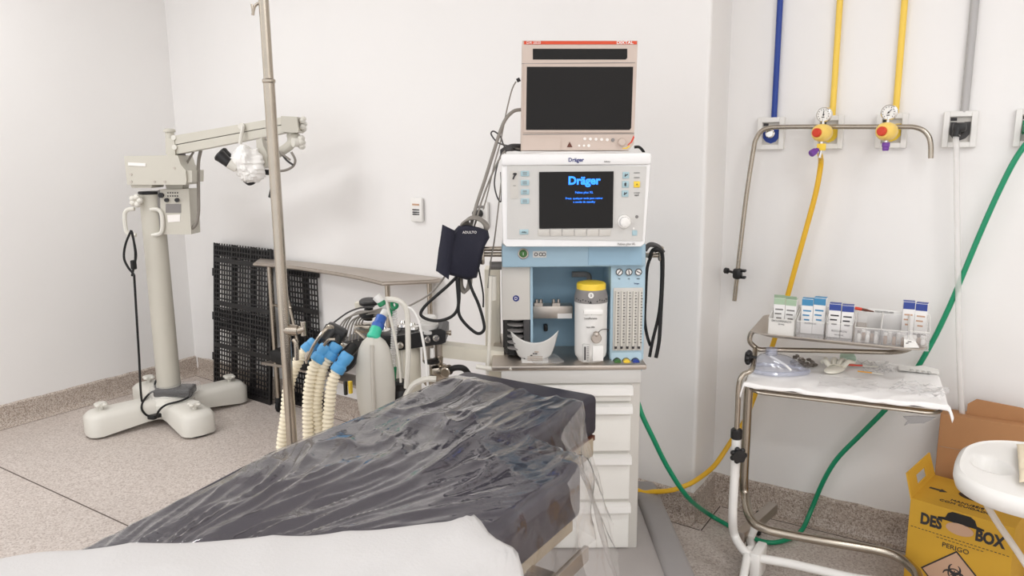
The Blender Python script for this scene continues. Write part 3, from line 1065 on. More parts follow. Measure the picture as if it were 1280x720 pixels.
# flow meter column
mb = MB().box(((x1 + xr) / 2, RY + 0.10, (zt + zb) / 2), (xr - x1, 0.20, zt - zb), bev=0.003)
fc = part('flowmeter_column', 'machine_blue_pale', mb)
mb = MB()
mbox(mb, 767, 360, 802, 438, RY - 0.004, 0.01, 0.001)
part('flow_window', 'cabinet_grey', mb, fc)
for k in range(5):
    c0, c1 = ml(769.5 + k * 7.2, 437, RY - 0.006), ml(769.5 + k * 7.2, 364, RY - 0.006)
    mb = MB().cyl((c0.x, RY - 0.008, c0.z), (c0.x, RY - 0.008, c1.z), 0.0032, seg=10)
    ft = part('flow_tube', 'tube_milky', mb, fc)
    mb = MB()
    for j in range(18):
        z = c0.z + (c1.z - c0.z) * (0.12 + 0.85 * j / 17)
        mb.box((c0.x + 0.006, RY - 0.0045, z), (0.005 if j % 3 else 0.009, 0.001, 0.0022))
    mb.cyl((c0.x, RY - 0.009, c0.z + 0.004), (c0.x, RY - 0.009, c0.z + 0.012), 0.0042, seg=8)
    part('scale_mark', 'text_dark', mb, ft)
for k, x in enumerate((774, 786, 798)):
    c = ml(x, 340, RY - 0.004)
    g = part('pressure_gauge', 'text_white', MB().lathe([(0.0098, 0), (0.0104, 0.002), (0.0104, 0.008)], (c.x, RY - 0.007, c.z), (0, 1, 0), 20), fc)
    mb = MB()
    mb.torus((c.x, RY - 0.007, c.z), 0.0102, 0.0014, (0, 1, 0), 20)
    t = (2.2, 1.4, 0.5)[k]
    mb.box((c.x, RY - 0.008, c.z), (0.015, 0.001, 0.0025), rot=Matrix.Rotation(t, 3, 'Y'))
    part('gauge_dial', 'text_dark', mb, g)
    c = ml(x, 348.5, RY - 0.001)
    text('gauge_lettering', ('O2', 'AIR', 'N2O')[k], 0.005, 'text_dark', fc, (c.x, RY - 0.0008, c.z), (1, 0, 0), (0, 0, 1), local=True)
c = ml(796, 354.5, RY)
text('unit_lettering', 'Dräger', 0.006, 'text_blue', fc, (c.x, RY - 0.0008, c.z), (1, 0, 0), (0, 0, 1), local=True)
mb = MB()
a, b = ml(764, 441, RY), ml(801, 461, RY)
mb.prism([(a.x, RY, a.z), (a.x, RY - 0.022, b.z), (a.x, RY, b.z)], [(b.x, RY, a.z), (b.x, RY - 0.022, b.z), (b.x, RY, b.z)])
kb = part('knob_panel', 'machine_blue_pale', mb)
for x, m_ in ((771.5, 'green_knob'), (783, 'yellow'), (794.5, 'blue_knob')):
    c = ml(x, 453, RY - 0.02)
    k = part('flow_knob', m_, MB().lathe([(0.0105, 0.034), (0.012, 0.03), (0.0125, 0.004), (0.0095, 0)], (c.x, RY - 0.036, c.z), (0, 1, 0), 18), kb)
    part('knob_ring', 'text_dark', MB().torus((c.x, RY - 0.012, c.z), 0.0125, 0.0015, (0, 1, 0), 18), kb)
# bracket with manifold inside the recess
mb = MB()
mbox(mb, 666, 383, 716, 398, RY + 0.08, 0.06, 0.002)
br = part('vaporiser_rail', 'steel_dull', mb)
mb = MB()
for x in (671, 676, 692, 698):
    a, b = ml(x, 383, RY + 0.1), ml(x, 374, RY + 0.1)
    mb.cyl((a.x, RY + 0.1, a.z), (a.x, RY + 0.1, b.z), 0.006, seg=10)
a, b = ml(668, 380, RY + 0.1), ml(678, 384, RY + 0.1)
mb.box(((a.x + b.x) / 2, RY + 0.1, a.z), (0.028, 0.03, 0.012))
a = ml(695, 380, RY + 0.1)
mb.box((a.x, RY + 0.1, a.z), (0.026, 0.03, 0.012))
part('rail_peg', 'steel_dull', mb, br)
mb = MB()
mbox(mb, 697, 392, 715, 398, RY + 0.078, 0.003, 0)
part('rail_label', 'text_white', mb, br)
mb = MB()
c = ml(682, 409, RY + 0.18)
mb.box((c.x, RY + 0.175, c.z), (0.014, 0.02, 0.024), bev=0.004)
part('gas_port', 'black_plastic', mb)
mb = MB()
pts = [ml(715, 343, RY + 0.14), ml(725, 343, RY + 0.14), ml(735, 344, RY + 0.12), ml(737, 353, RY + 0.09)]
mb.tube(pts, 0.010)
part('lock_lever', 'mid_grey', mb)
# blue header
mb = MB()
mbox(mb, 627, 306, 807, 333, RY - 0.03, 0.31, 0.006)
hd = part('header', 'machine_blue', mb)
mb = MB()
mbox(mb, 736, 309, 802, 331, RY - 0.033, 0.006, 0)
part('header_panel', 'machine_blue_deep', mb, hd)
c = ml(654, 317, RY - 0.03)
part('button_ring', 'steel_dull', MB().torus((c.x, RY - 0.033, c.z), 0.0145, 0.003, (0, 1, 0), 24), hd)
pb_ = part('power_button', 'green_knob', MB().lathe([(0.010, 0), (0.0125, 0.003), (0.0125, 0.01)], (c.x, RY - 0.038, c.z), (0, 1, 0), 20), hd)
text('button_lettering', 'I', 0.014, 'text_white', pb_, (c.x, RY - 0.0386, c.z), (1, 0, 0), (0, 0, 1), local=True)
mb = MB()
mbox(mb, 666, 314, 683, 322, RY - 0.032, 0.004, 0)
lb = part('header_label', 'panel_grey', mb, hd)
mb = MB()
for x in (670, 676, 680):
    c = ml(x, 318, RY - 0.033)
    mb.torus((c.x, RY - 0.0325, c.z), 0.005, 0.001, (0, 1, 0), 14)
part('label_symbol', 'text_dark', mb, lb)
# screen housing: white shell with a crowned top
SY = -0.03
pts = [(626, 208), (627, 199), (631, 194), (648, 191.5), (680, 189.5), (715, 188.5), (750, 189.5), (785, 192), (806, 194.5), (812, 197), (815, 203), (814, 208), (807, 305), (802, 309), (632, 309), (628, 305)]
fr = [ml(x, y, SY) for x, y in pts]
mb = MB()
ins = [V((p.x * 0.985, SY, (p.z - 1.3) * 0.98 + 1.3)) for p in fr]
mid = [V((p.x, SY + 0.012, p.z)) for p in fr]
bk = [V((p.x, SY + 0.30, p.z)) for p in fr]
rows = [[mb.bm.verts.new(p) for p in l] for l in (ins, mid, bk)]
n = len(pts)
for r0, r1 in zip(rows, rows[1:]):
    for i in range(n):
        mb.bm.faces.new((r0[i], r0[(i + 1) % n], r1[(i + 1) % n], r1[i]))
mb.bm.faces.new(rows[0])
mb.bm.faces.new(list(reversed(rows[-1])))
sh = part('screen_housing', 'machine_white', mb, ang=30)
mb = MB()
a, b, c_, d = ml(634, 206, SY), ml(808, 208, SY), ml(803, 301, SY), ml(634, 298, SY)
mb.prism([(p.x, SY - 0.004, p.z) for p in (a, b, c_, d)], [(p.x, SY + 0.006, p.z) for p in (a, b, c_, d)])
cp = part('control_panel', 'panel_grey', mb, sh, flat=True)
mb = MB()
mbox(mb, 626, 192, 815, 206, SY - 0.012, 0.03, 0.01)
part('brow', 'machine_white', mb, sh)
SF = SY - 0.0045


def on_panel(nm, m_, x0, y0, x1, y1, th=0.003, par=None, bev=0.0):
    mb = MB()
    mbox(mb, x0, y0, x1, y1, SF - th + 0.0005, th, bev)
    return part(nm, m_, mb, par or cp)


def ptext(nm, body, size, m_, x, y, off=0.001, par=None, **k):
    c = ml(x, y, SF)
    return text(nm, body, size, m_, par or cp, (c.x, SF - off, c.z), (1, 0, 0), (0, 0, 1), local=True, **k)


c = ml(720, 200, SY - 0.012)
text('maker_lettering', 'Dräger', 0.0165, 'text_blue', sh, (c.x, SY - 0.0125, c.z), (1, 0, 0), (0, 0, 1), local=True, bold=0.0004)
c = ml(759, 202, SY - 0.012)
text('small_lettering', 'Infinity', 0.007, 'text_grey', sh, (c.x, SY - 0.0125, c.z), (1, 0, 0), (0, 0, 1), local=True)
c = ml(783, 305, SY)
text('model_lettering', 'Fabius plus XL', 0.0095, 'text_grey', sh, (c.x, SY - 0.0032, c.z), (1, 0, 0), (0, 0, 1), local=True)
scn = on_panel('screen', 'screen_black', 674, 215, 766, 285, 0.004)
ptext('screen_logo', 'Dräger', 0.034, 'screen_blue', 730, 226, 0.0042, scn, bold=0.0012)
ptext('screen_line', 'Fabius plus XL', 0.0095, 'screen_blue', 730, 240.5, 0.0042, scn)
ptext('screen_line', 'Press. qualquer tecla para retirar', 0.0086, 'screen_blue', 730, 247.8, 0.0042, scn)
ptext('screen_line', 'o modo de standby', 0.0086, 'screen_blue', 730, 252.3, 0.0042, scn)
for k in range(6):
    x = 672.5 + k * 15.3
    on_panel('soft_key', 'cabinet_grey', x, 286.5, x + 14.3, 295, 0.003, bev=0.001)
on_panel('alarm_strip', 'cabinet_grey', 637.5, 213.5, 648, 248, 0.002)
mb = MB()
c = ml(643, 220, SF)
mb.tube([(c.x - 0.004, SF - 0.003, c.z - 0.010), (c.x, SF - 0.003, c.z), (c.x + 0.005, SF - 0.003, c.z + 0.007), (c.x - 0.004, SF - 0.003, c.z + 0.006)], 0.0025)
mb.box((c.x, SF - 0.0022, ml(643, 232, SF).z), (0.008, 0.001, 0.001))
part('bell_symbol', 'text_dark', mb, cp)
for y in (217, 228.5, 240, 251.5):
    k = on_panel('function_key', 'key_blue', 651, y - 3.3, 661.5, y + 3.3, 0.0035, bev=0.001)
    mb = MB()
    c = ml(656, y, SF)
    for dz in (-0.003, 0.001, 0.004):
        mb.box((c.x, SF - 0.0035, c.z + dz), (0.013, 0.0008, 0.0013))
    part('key_lettering', 'text_grey', mb, k)
k = on_panel('function_key', 'key_blue', 649.5, 287, 660.5, 293, 0.0035, bev=0.001)
ptext('key_lettering', 'stdby', 0.007, 'text_dark', 655, 290, 0.0036, k)
for x, y in ((782.5, 219), (782, 230.5), (781.5, 242)):
    k = on_panel('menu_key', 'key_blue', x - 4, y - 4, x + 4, y + 4, 0.0035, bev=0.001)
    mb = MB()
    c = ml(x, y, SF)
    mb.box((c.x, SF - 0.0036, c.z), (0.011, 0.001, 0.003), rot=Matrix.Rotation(-0.6 if y != 230.5 else PI / 2, 3, 'Y'))
    mb.box((c.x - 0.003, SF - 0.0036, c.z), (0.002, 0.001, 0.009))
    part('key_symbol', 'text_dark', mb, k)
c = ml(796, 230.5, SF)
k = part('alarm_key', 'yellow', MB().box((c.x, SF - 0.001, c.z), (0.019, 0.004, 0.019), bev=0.003), cp)
ptext('key_symbol', 'A', 0.008, 'text_dark', 796, 230.5, 0.0034, k)
mb = MB()
for y in (216, 222, 241):
    c = ml(796, y, SF)
    mb.box((c.x, SF - 0.0005, c.z), (0.018, 0.0012, 0.0014))
part('panel_rule', 'text_dark', mb, cp)
ptext('panel_lettering', 'mL/L', 0.007, 'text_dark', 796, 244, 0.001)
c = ml(780, 277, SF)
k = part('rotary_ring', 'white_plastic', MB().lathe([(0.0195, 0), (0.021, 0.003), (0.021, 0.006)], (c.x, SF - 0.006, c.z), (0, 1, 0), 32), cp)
part('rotary_knob', 'white_plastic', MB().lathe([(0.010, 0.0), (0.0145, 0.002), (0.0155, 0.008), (0.016, 0.022)], (c.x, SF - 0.026, c.z), (0, 1, 0), 28), k)
c = ml(796, 271, SF)
part('brightness_mark', 'text_grey', MB().cyl((c.x, SF - 0.001, c.z), (c.x, SF + 0.002, c.z), 0.005), cp)
c = ml(792, 285.5, SF)
part('indicator_lamp', 'text_white', MB().cyl((c.x, SF - 0.001, c.z), (c.x, SF + 0.002, c.z), 0.003), cp)
on_panel('menu_key', 'key_blue', 790.5, 288, 796.5, 294.5, 0.0035, bev=0.001)
# side rails
for y in (311, 318):
    a, b = ml(604, y, RY + 0.05), ml(630, y, RY + 0.05)
    part('left_rail', 'steel', MB().cyl(a, b, 0.008))
c = ml(603, 322, RY + 0.05)
part('rail_end', 'steel', MB().box((c.x, RY + 0.05, c.z + 0.008), (0.014, 0.03, 0.06), bev=0.004))
a, b = ml(806, 319, RY + 0.04), ml(827, 319, RY + 0.02)
rr = part('right_rail', 'steel', MB().cyl(a, b, 0.008))
c = ml(826, 317, RY + 0.02)
part('rail_end', 'steel', MB().box((c.x, RY + 0.02, c.z), (0.016, 0.03, 0.05), bev=0.006), rr)
mb = MB().cyl(ml(612, 332, RY + 0.06), ml(628, 332, RY + 0.06), 0.014)
part('hose_fitting', 'mid_grey', mb)
# rear column seen past the left edge and arm for the breathing system
mb = MB().box((BL - 0.033, 0.34, 0.80), (0.055, 0.1, 0.5), bev=0.004)
part('side_panel', 'cream_plastic', mb)
pts = [ml(549, 431, 0.12), ml(630, 440, 0.12), ml(630, 456, 0.12), ml(552, 447, 0.12)]
part('breathing_arm', 'cream_plastic', MB().prism(pts, [p + V((0, 0.06, 0)) for p in pts]))
mb = MB()
mb.tube([ml(595, 458, 0.0), ml(625, 462, 0.0), ml(640, 460, -0.01)], 0.008)
part('drain_tube', 'tube_milky', mb)
mb = MB()
mb.tube([ml(613, 345, 0.02), ml(612, 400, 0.02), ml(611, 440, 0.02), ml(609, 468, 0.02)], 0.0055)
part('gas_tube', 'tube_milky', mb)
mb = MB().cyl(ml(616, 345, 0.06), ml(616, 375, 0.06), 0.012)
part('water_trap', 'tube_milky', mb)

# vaporiser hooked on the rail inside the blue recess
c0 = ml(738, 452, 0.06)
v0 = AM @ V((c0.x, 0.06, c0.z))
vp = thing('vaporiser', 'white anaesthetic vaporiser with yellow cap in the blue recess of the machine', 'vaporiser', (v0.x, v0.y, v0.z), YAW)
VI = WM[vp.name].inverted()


def mv(x, y, ly=0.0):
    return VI @ at(x, y, AD + 0.06 + ly)


zz = lambda y: mv(738, y).z
mb = MB().lathe([(0.034, zz(455)), (0.040, zz(451)), (0.042, zz(447)), (0.051, zz(443)), (0.053, zz(438)), (0.0535, zz(380)), (0.0545, zz(377)), (0.052, zz(375.5))], seg=32)
vb = mb.build('body', 'white_enamel', vp, local=True)
mb = MB().lathe([(0.055, zz(376)), (0.0545, zz(370)), (0.050, zz(362)), (0.047, zz(360))], seg=32)
mb.build('collar', 'mid_grey', vp, local=True)
mb = MB().lathe([(0.0475, zz(362)), (0.048, zz(355)), (0.045, zz(353)), (0.030, zz(351.5)), (0.0001, zz(351))], seg=32)
mb.build('dial_cap', 'yellow', vp, local=True)
ry = -0.052
c = mv(738.5, 369, -0.05)
mb = MB().cyl((c.x, -0.058, c.z), (c.x, -0.045, c.z), 0.009, seg=20)
zk = mb.build('zero_button', 'white_plastic', vp, local=True)
text('button_lettering', '0', 0.012, 'text_dark', zk, (c.x, -0.0585, c.z), (1, 0, 0), (0, 0, 1), local=True)
mb = MB()
for k in range(14):
    a = -PI / 2 + (k - 6.5) * 0.17
    if abs(k - 6.5) > 1.2:
        mb.box((0.0545 * math.cos(a), 0.0545 * math.sin(a), zz(371.5 + (k % 3) * 0.8)), (0.003, 0.002, 0.004), rot=Matrix.Rotation(a + PI / 2, 3, 'Z'))
c = mv(738, 378, -0.05)
mb.prism([(c.x - 0.005, -0.0555, c.z - 0.003), (c.x + 0.005, -0.0555, c.z - 0.003), (c.x, -0.0555, c.z + 0.006)], [(c.x - 0.005, -0.05, c.z - 0.003), (c.x + 0.005, -0.05, c.z - 0.003), (c.x, -0.05, c.z + 0.006)])
mb.build('dial_mark', 'text_dark', vp, local=True)
mb = MB().box((0.002, -0.050, zz(386)), (0.062, 0.012, zz(383) - zz(389)), bev=0.002)
mb.build('upper_label', 'paper_white', vp, local=True)
for y, s_, b_, m_ in ((391, 0.011, 'Dräger', 'text_dark'), (398, 0.009, 'Sevoflurano', 'text_grey'), (409, 0.006, 'Vapor 2000', 'text_grey')):
    c = mv(738, y, -0.053)
    text('lettering', b_, s_, m_, vb, (c.x, -0.0545, c.z), (1, 0, 0), (0, 0, 1), local=True, ext=0.001)
mb = MB()
mb.box((0.018, -0.052, zz(436)), (0.035, 0.016, zz(428) - zz(447)), bev=0.002)
mb.build('filler_block', 'white_plastic', vp, local=True)
mb = MB()
c = mv(745, 422, -0.06)
mb.lathe([(0.014, 0), (0.017, 0.004), (0.017, 0.010), (0.011, 0.014), (0.011, 0.03)], (c.x, -0.075, c.z), (0, 1, 0), 20)
mb.sphere((c.x, -0.066, c.z + 0.012), 0.011, seg=12)
mb.build('filler_cap', 'steel_dull', vp, local=True)
mb = MB().tube([(c.x + 0.003, -0.07, c.z + 0.016), (c.x + 0.018, -0.06, c.z + 0.026), (0.053, -0.03, c.z + 0.02), (0.054, -0.02, c.z + 0.01)], 0.0012)
mb.build('cap_chain', 'dark_grey', vp, local=True)
mb = MB().box((-0.020, -0.051, zz(436)), (0.022, 0.012, zz(425) - zz(447)), bev=0.001)
sg = mb.build('sight_glass', 'panel_grey', vp, local=True)
mb = MB()
for k in range(9):
    mb.box((-0.015, -0.0575, zz(445 - k * 2.1)), (0.006, 0.001, 0.0013))
mb.box((-0.024, -0.0575, zz(436)), (0.005, 0.001, 0.045))
mb.build('level_mark', 'text_dark', sg, local=True)
mb = MB().cyl((0.0, -0.05, zz(451)), (0.0, -0.04, zz(451)), 0.005)
mb.build('drain_screw', 'mid_grey', vp, local=True)

# curved translucent dish on the worktop
ds = AM @ V((ml(669, 456, 0.0).x, 0.045, 0.782))
dish = thing('dish', 'curved translucent white dish standing on the steel worktop beside the vaporiser', 'dish', ds, YAW)


def dish_point(u, v):
    t = -1 + 2 * u
    topz = 0.066 + 0.030 * abs(t) ** 2.2
    h = topz * v
    halfw = (0.045 + 0.035 * (v ** 0.55)) * t
    bow = -0.045 * (1 - t * t) * (0.55 + 0.45 * v)
    return (halfw, bow + 0.02, h + 0.004 * abs(t) * (1 - v))


dp = MB().grid(dish_point, 30, 14, 0.0025).build('bowl', 'milky_plastic', dish, local=True, ang=180)
mb = MB().poly([(-0.043, -0.028), (0.043, -0.028), (0.045, 0.02), (-0.045, 0.02)], 0.0, 0.004)
mb.build('foot', 'milky_plastic', dish, local=True)
mb = MB()
for x, z in ((-0.004, 0.030), (0.004, 0.030), (-0.012, 0.024)):
    mb.box((x, -0.0235, z), (0.007, 0.002, 0.003))
mb.build('print', 'text_dark', dish, local=True)
mb = MB()
mb.box((0.005, -0.024, 0.036), (0.014, 0.002, 0.002))
for k in range(4):
    mb.box((0.0, -0.023 , 0.008 + k * 0.004), (0.05, 0.002, 0.0008))
mb.build('print', 'pill_brown', dish, local=True)
mb = MB().box((0.06, 0.02, 0.003), (0.10, 0.09, 0.004), rot=Matrix.Rotation(0.25, 3, 'Z'))
for f in (0,):
    bmesh.ops.subdivide_edges(mb.bm, edges=mb.bm.edges[:], cuts=6, use_grid_fill=True)
for v in mb.bm.verts:
    v.co.z += abs(nz(v.co.x * 30, v.co.y * 30, 3)) * 0.014
wr = mb.build('wrapper', 'crumpled_clear', None, local=True)
wr.location = ds + R0 * 0.035
wr.rotation_euler = (0, 0, YAW)
tag(wr, 'crumpled clear wrapper lying under the translucent dish on the worktop', 'wrapper')

# straps hung on the right rail
st = thing('head_strap', 'black rubber head strap hanging in long loops from the right rail of the machine', 'strap', AM @ ml(820, 319, RY + 0.03))
mb = MB()


def strap(pts, w=0.006, m=None):
    mb.tube([AM @ ml(x, y, l) for x, y, l in pts], w, seg=8)


strap(((812, 322, 0.08), (816, 313, 0.05), (824, 312, 0.04), (828, 320, 0.05), (828, 350, 0.06), (826, 390, 0.06), (824, 425, 0.06), (820, 447, 0.06)), 0.0065)
strap(((815, 318, 0.1), (809, 335, 0.1), (807, 370, 0.1), (806, 400, 0.1), (809, 420, 0.1), (813, 432, 0.1)), 0.0055)
strap(((818, 314, 0.07), (826, 316, 0.07), (827, 350, 0.08), (824, 390, 0.08), (816, 425, 0.08), (812, 446, 0.08)), 0.0055)
mb.build('loop', 'black_rubber', st)
mb = MB()
mb.tube([AM @ ml(x, y, 0.05) for x, y in ((806, 313), (812, 306), (822, 308), (829, 316))], 0.008)
mb.build('buckle_end', 'dark_grey', st)

# ------------------------------------------------------------------ patient monitor on top of the machine
mz = ml(720, 189, 0.0).z
mo = AM @ V((ml(724, 189, 0.06).x, 0.06, mz - 0.002))
mon = thing('patient_monitor', 'beige patient monitor with orange top band and dark screen on top of the machine', 'monitor', mo, YAW)
MI = WM[mon.name].inverted()
MD = AD - 0.01


def mm(x, y, ly=0.0):
    return MI @ at(x, y, MD + ly)


fr = [mm(x, y) for x, y in ((653, 50), (798, 50), (793, 180), (786, 188.5), (651, 188.5))]
fy = fr[0].y
mb = MB()
lv = []
for dy, k in ((0.0, 0.988), (0.012, 1.0), (0.15, 1.0), (0.18, 0.93)):
    cx = sum(p.x for p in fr) / 5
    cz = sum(p.z for p in fr) / 5
    lv.append([mb.bm.verts.new(V((cx + (p.x - cx) * k, fy + dy, cz + (p.z - cz) * k))) for p in fr])
for r0, r1 in zip(lv, lv[1:]):
    for i in range(5):
        mb.bm.faces.new((r0[i], r0[(i + 1) % 5], r1[(i + 1) % 5], r1[i]))
mb.bm.faces.new(lv[0])
mb.bm.faces.new(list(reversed(lv[-1])))
mcase = mb.build('case', 'monitor_beige', mon, local=True, ang=30)


def mpanel(nm, m_, pts, y0=-0.003, th=0.004, par=None):
    p = [mm(x, y) for x, y in pts]
    mb = MB().prism([(q.x, fy + y0, q.z) for q in p], [(q.x, fy + y0 + th, q.z) for q in p])
    return mb.build(nm, m_, par or mon, local=True, flat=True)


bd = mpanel('top_band', 'monitor_band', ((655, 51.5), (796, 51.5), (796, 55.5), (655, 55.5)), -0.002)
c = mm(667, 53.5)
text('model_lettering', 'DX 2020', 0.0115, 'text_white', bd, (c.x, fy - 0.0025, c.z), (1, 0, 0), (0, 0, 1), local=True)
c = mm(781, 53.5)
text('maker_lettering', 'DIXTAL', 0.0125, 'text_white', bd, (c.x, fy - 0.0025, c.z), (1, 0, 0), (0, 0, 1), local=True, sx=1.15, bold=0.0003)
mpanel('alarm_window', 'screen_black', ((666, 61), (784, 61), (784, 72.5), (782, 74.5), (666, 74.5)), -0.001)
bz = mpanel('screen_bezel', 'monitor_beige', ((655.5, 80), (794.5, 80), (792.5, 163), (790, 165.5), (654.5, 165.5)), -0.006, 0.01)
mpanel('screen', 'screen_black', ((658.5, 83.8), (791, 83.8), (788.5, 160), (786.5, 162.5), (657.5, 162.5)), -0.0075, 0.004)
mb = MB()
for y in (79, 167.5):
    p = mm(723, y)
    mb.box((p.x, fy - 0.0005, p.z), (0.34, 0.002, 0.0016))
mb.build('case_seam', 'mid_grey', mon, local=True)
mpanel('printer_door', 'monitor_beige', ((652.5, 172.5), (701, 172.5), (700, 188), (652, 188)), -0.004, 0.006)
t = mpanel('warning_sign', 'brown_wood', ((708.5, 184), (715.5, 184), (712, 177)), -0.001, 0.003)
c = mm(777, 177.5)
mb = MB().lathe([(0.0095, 0), (0.0115, 0.002), (0.012, 0.016)], (c.x, fy - 0.016, c.z), (0, 1, 0), 24)
mb.build('rotary_knob', 'monitor_beige', mon, local=True)
for k in range(6):
    c = mm(731 + k * 7, 173.5 + k * 0.3)
    MB().cyl((c.x, fy - 0.003, c.z), (c.x, fy + 0.002, c.z), 0.0045 if k < 5 else 0.0055, seg=12).build('key', 'mid_grey' if k == 5 else 'text_white', mon, local=True)
mb = MB()
for k in range(3):
    c = mm(724 + k * 6, 182)
    mb.cyl((c.x, fy - 0.0012, c.z), (c.x, fy + 0.002, c.z), 0.0035 + 0.001 * (k == 2), seg=12)
mb.build('indicator', 'text_white', mon, local=True)
for m_, pts in (('red', ((792, 169), (793, 172), (790, 178), (785, 182), (784, 181.5), (788.5, 177))), ('yellow', ((787, 181.5), (787.5, 183), (783, 186), (778, 186), (778, 185), (782.5, 184.5)))):
    p = [mm(x, y) for x, y in pts]
    mb = MB().prism([(q.x, fy - 0.0012, q.z) for q in p], [(q.x, fy + 0.003, q.z) for q in p])
    mb.build('swoosh', m_, mon, local=True, flat=True)
mb = MB().cyl(mm(650, 99, 0.03), mm(646, 101, 0.03), 0.006).build('plug', 'black_plastic', mon, local=True)
for nm, m_, r, pts in (
    ('sensor_cable', 'cable_grey', 0.0022, ((645, 102), (640, 112), (634, 135), (629, 160), (625, 180), (618, 205), (610, 240), (604, 262))),
    ('pressure_hose', 'cable_grey', 0.0055, ((652, 137), (642, 139), (632, 149), (625, 165), (617, 190), (606, 225), (596, 255), (588, 285))),
    ('sensor_cable', 'cable_grey', 0.003, ((650, 186), (638, 185), (630, 190), (621, 205), (610, 230), (600, 258), (592, 285), (580, 310), (560, 340), (540, 365), (520, 378), (505, 385))),
    ('sensor_cable', 'dark_grey', 0.0024, ((648, 183), (634, 182), (622, 178), (614, 168), (617, 164), (625, 170), (629, 180), (634, 188), (644, 186))),
    ('sensor_cable', 'dark_grey', 0.0024, ((627, 192), (622, 205), (618, 228), (621, 245), (626, 252), (627, 238), (626, 215))),
    ('sensor_cable', 'cable_grey', 0.0024, ((632, 190), (628, 215), (624, 250), (618, 300), (613, 330), (610, 360))),
):
    MB().tube([at(x, y, AD + 0.05) for x, y in pts], r).build(nm, m_, mon)
mb = MB()
for k in range(7):
    y = 181 + k * 1.2
    mb.tube([at(651, y, AD + 0.04 + 0.01 * k), at(640, y + 2 * math.sin(k * 2), AD + 0.04), at(632, 184 + k * 0.8, AD + 0.05), at(626, 188 + k, AD + 0.06)], 0.0032)
mb.build('cable_bunch', 'dark_grey', mon)
mb = MB().tube([at(793, 184, AD + 0.06), at(799, 184, AD + 0.06), at(804, 189, AD + 0.06), at(806, 194, AD + 0.08)], 0.0045)
mb.build('mains_cable', 'black_rubber', mon)

# ------------------------------------------------------------------ blood pressure cuff with its hoses, hung on the left rail
CD = 2.36
cu = thing('blood_pressure_cuff', 'dark navy blood pressure cuff bundled with grey cable and looped black tubes beside the machine', 'blood pressure cuff', at(578, 350, CD))
ol_ = [(554, 281), (560, 288), (567, 289), (573, 282), (585, 281), (598, 284), (610, 288), (612, 297), (606, 308), (600, 332), (596, 347), (584, 350), (570, 346), (545, 339), (548, 312)]
mb = MB()
n = len(ol_)
lay = []
for d, k in ((-0.055, 0.86), (-0.045, 0.96), (-0.01, 1.0), (0.04, 0.98), (0.06, 0.88)):
    lay.append([mb.bm.verts.new(at(578 + (x - 578) * k, 316 + (y - 316) * k, CD + d)) for x, y in ol_])
for r0, r1 in zip(lay, lay[1:]):
    for i in range(n):
        mb.bm.faces.new((r0[i], r0[(i + 1) % n], r1[(i + 1) % n], r1[i]))
mb.bm.faces.new(lay[0])
mb.bm.faces.new(list(reversed(lay[-1])))
cf = mb.build('cuff', 'navy_cloth', cu, ang=50)
mb = MB()
mb.grid(lambda u, v: at(554 + 14 * u - 8 * v, 281 + 7 * u + 57 * v + 4 * u * v, CD - 0.06 - 0.012 * math.sin(u * 3) + 0.01 * v), 8, 14, 0.004)
mb.build('fold', 'navy_cloth', cf)
for k, b_ in enumerate(('ADULTO',)):
    text('lettering', b_, 0.011, 'text_white', cf, at(587, 290.5, CD - 0.062), R0, (0, 0, 1), ext=0.001)
mb = MB()
for k in range(9):
    mb.tube([at(578 + k * 1.5, 287, CD - 0.02 + k * 0.006), at(577 + k, 280 - k * 0.6, CD - 0.03 + k * 0.006), at(588 + k, 273.5 - (k % 4), CD - 0.03 + k * 0.006), at(600 + k * 0.7, 276, CD - 0.02 + k * 0.006), at(606 + k * 0.6, 284, CD - 0.01), at(604, 292, CD)], 0.0036)
mb.build('cable_coil', 'cable_grey', cu)
mb = MB()
for k in range(4):
    mb.tube([at(574 + k, 347, CD - 0.01 + 0.01 * k), at(575 + k, 358, CD - 0.01 + 0.01 * k), at(580 + k, 366 - k, CD), at(585 + k, 357, CD), at(586 + k, 348, CD)], 0.0045)
mb.build('cable_coil', 'cable_grey', cu)
for pts in (((571, 346), (560, 357), (545, 370), (531, 383), (526, 393), (534, 399), (548, 401), (562, 397), (570, 390), (573, 380), (572, 362), (571, 348)),
            ((573, 348), (574, 370), (573, 388), (577, 399), (588, 411), (598, 417), (605, 412), (604, 400), (598, 380), (590, 362), (586, 349))):
    MB().tube([at(x, y, CD - 0.02) for x, y in pts], 0.0052).build('tube', 'black_rubber', cu)
mb = MB().tube([at(598, 334, CD + 0.05), at(601, 350, CD + 0.05), at(604, 368, CD + 0.05), at(604, 384, CD + 0.05)], 0.0028)
mb.build('lead', 'black_rubber', cu)

# ------------------------------------------------------------------ breathing system block on the machine's arm
GD = 2.42
bs = thing('breathing_system', 'black and metal breathing system block carried by the cream arm left of the machine', 'breathing system', at(520, 470, GD))


def bp(x, y, d=0.0):
    return at(x, y, GD + d)


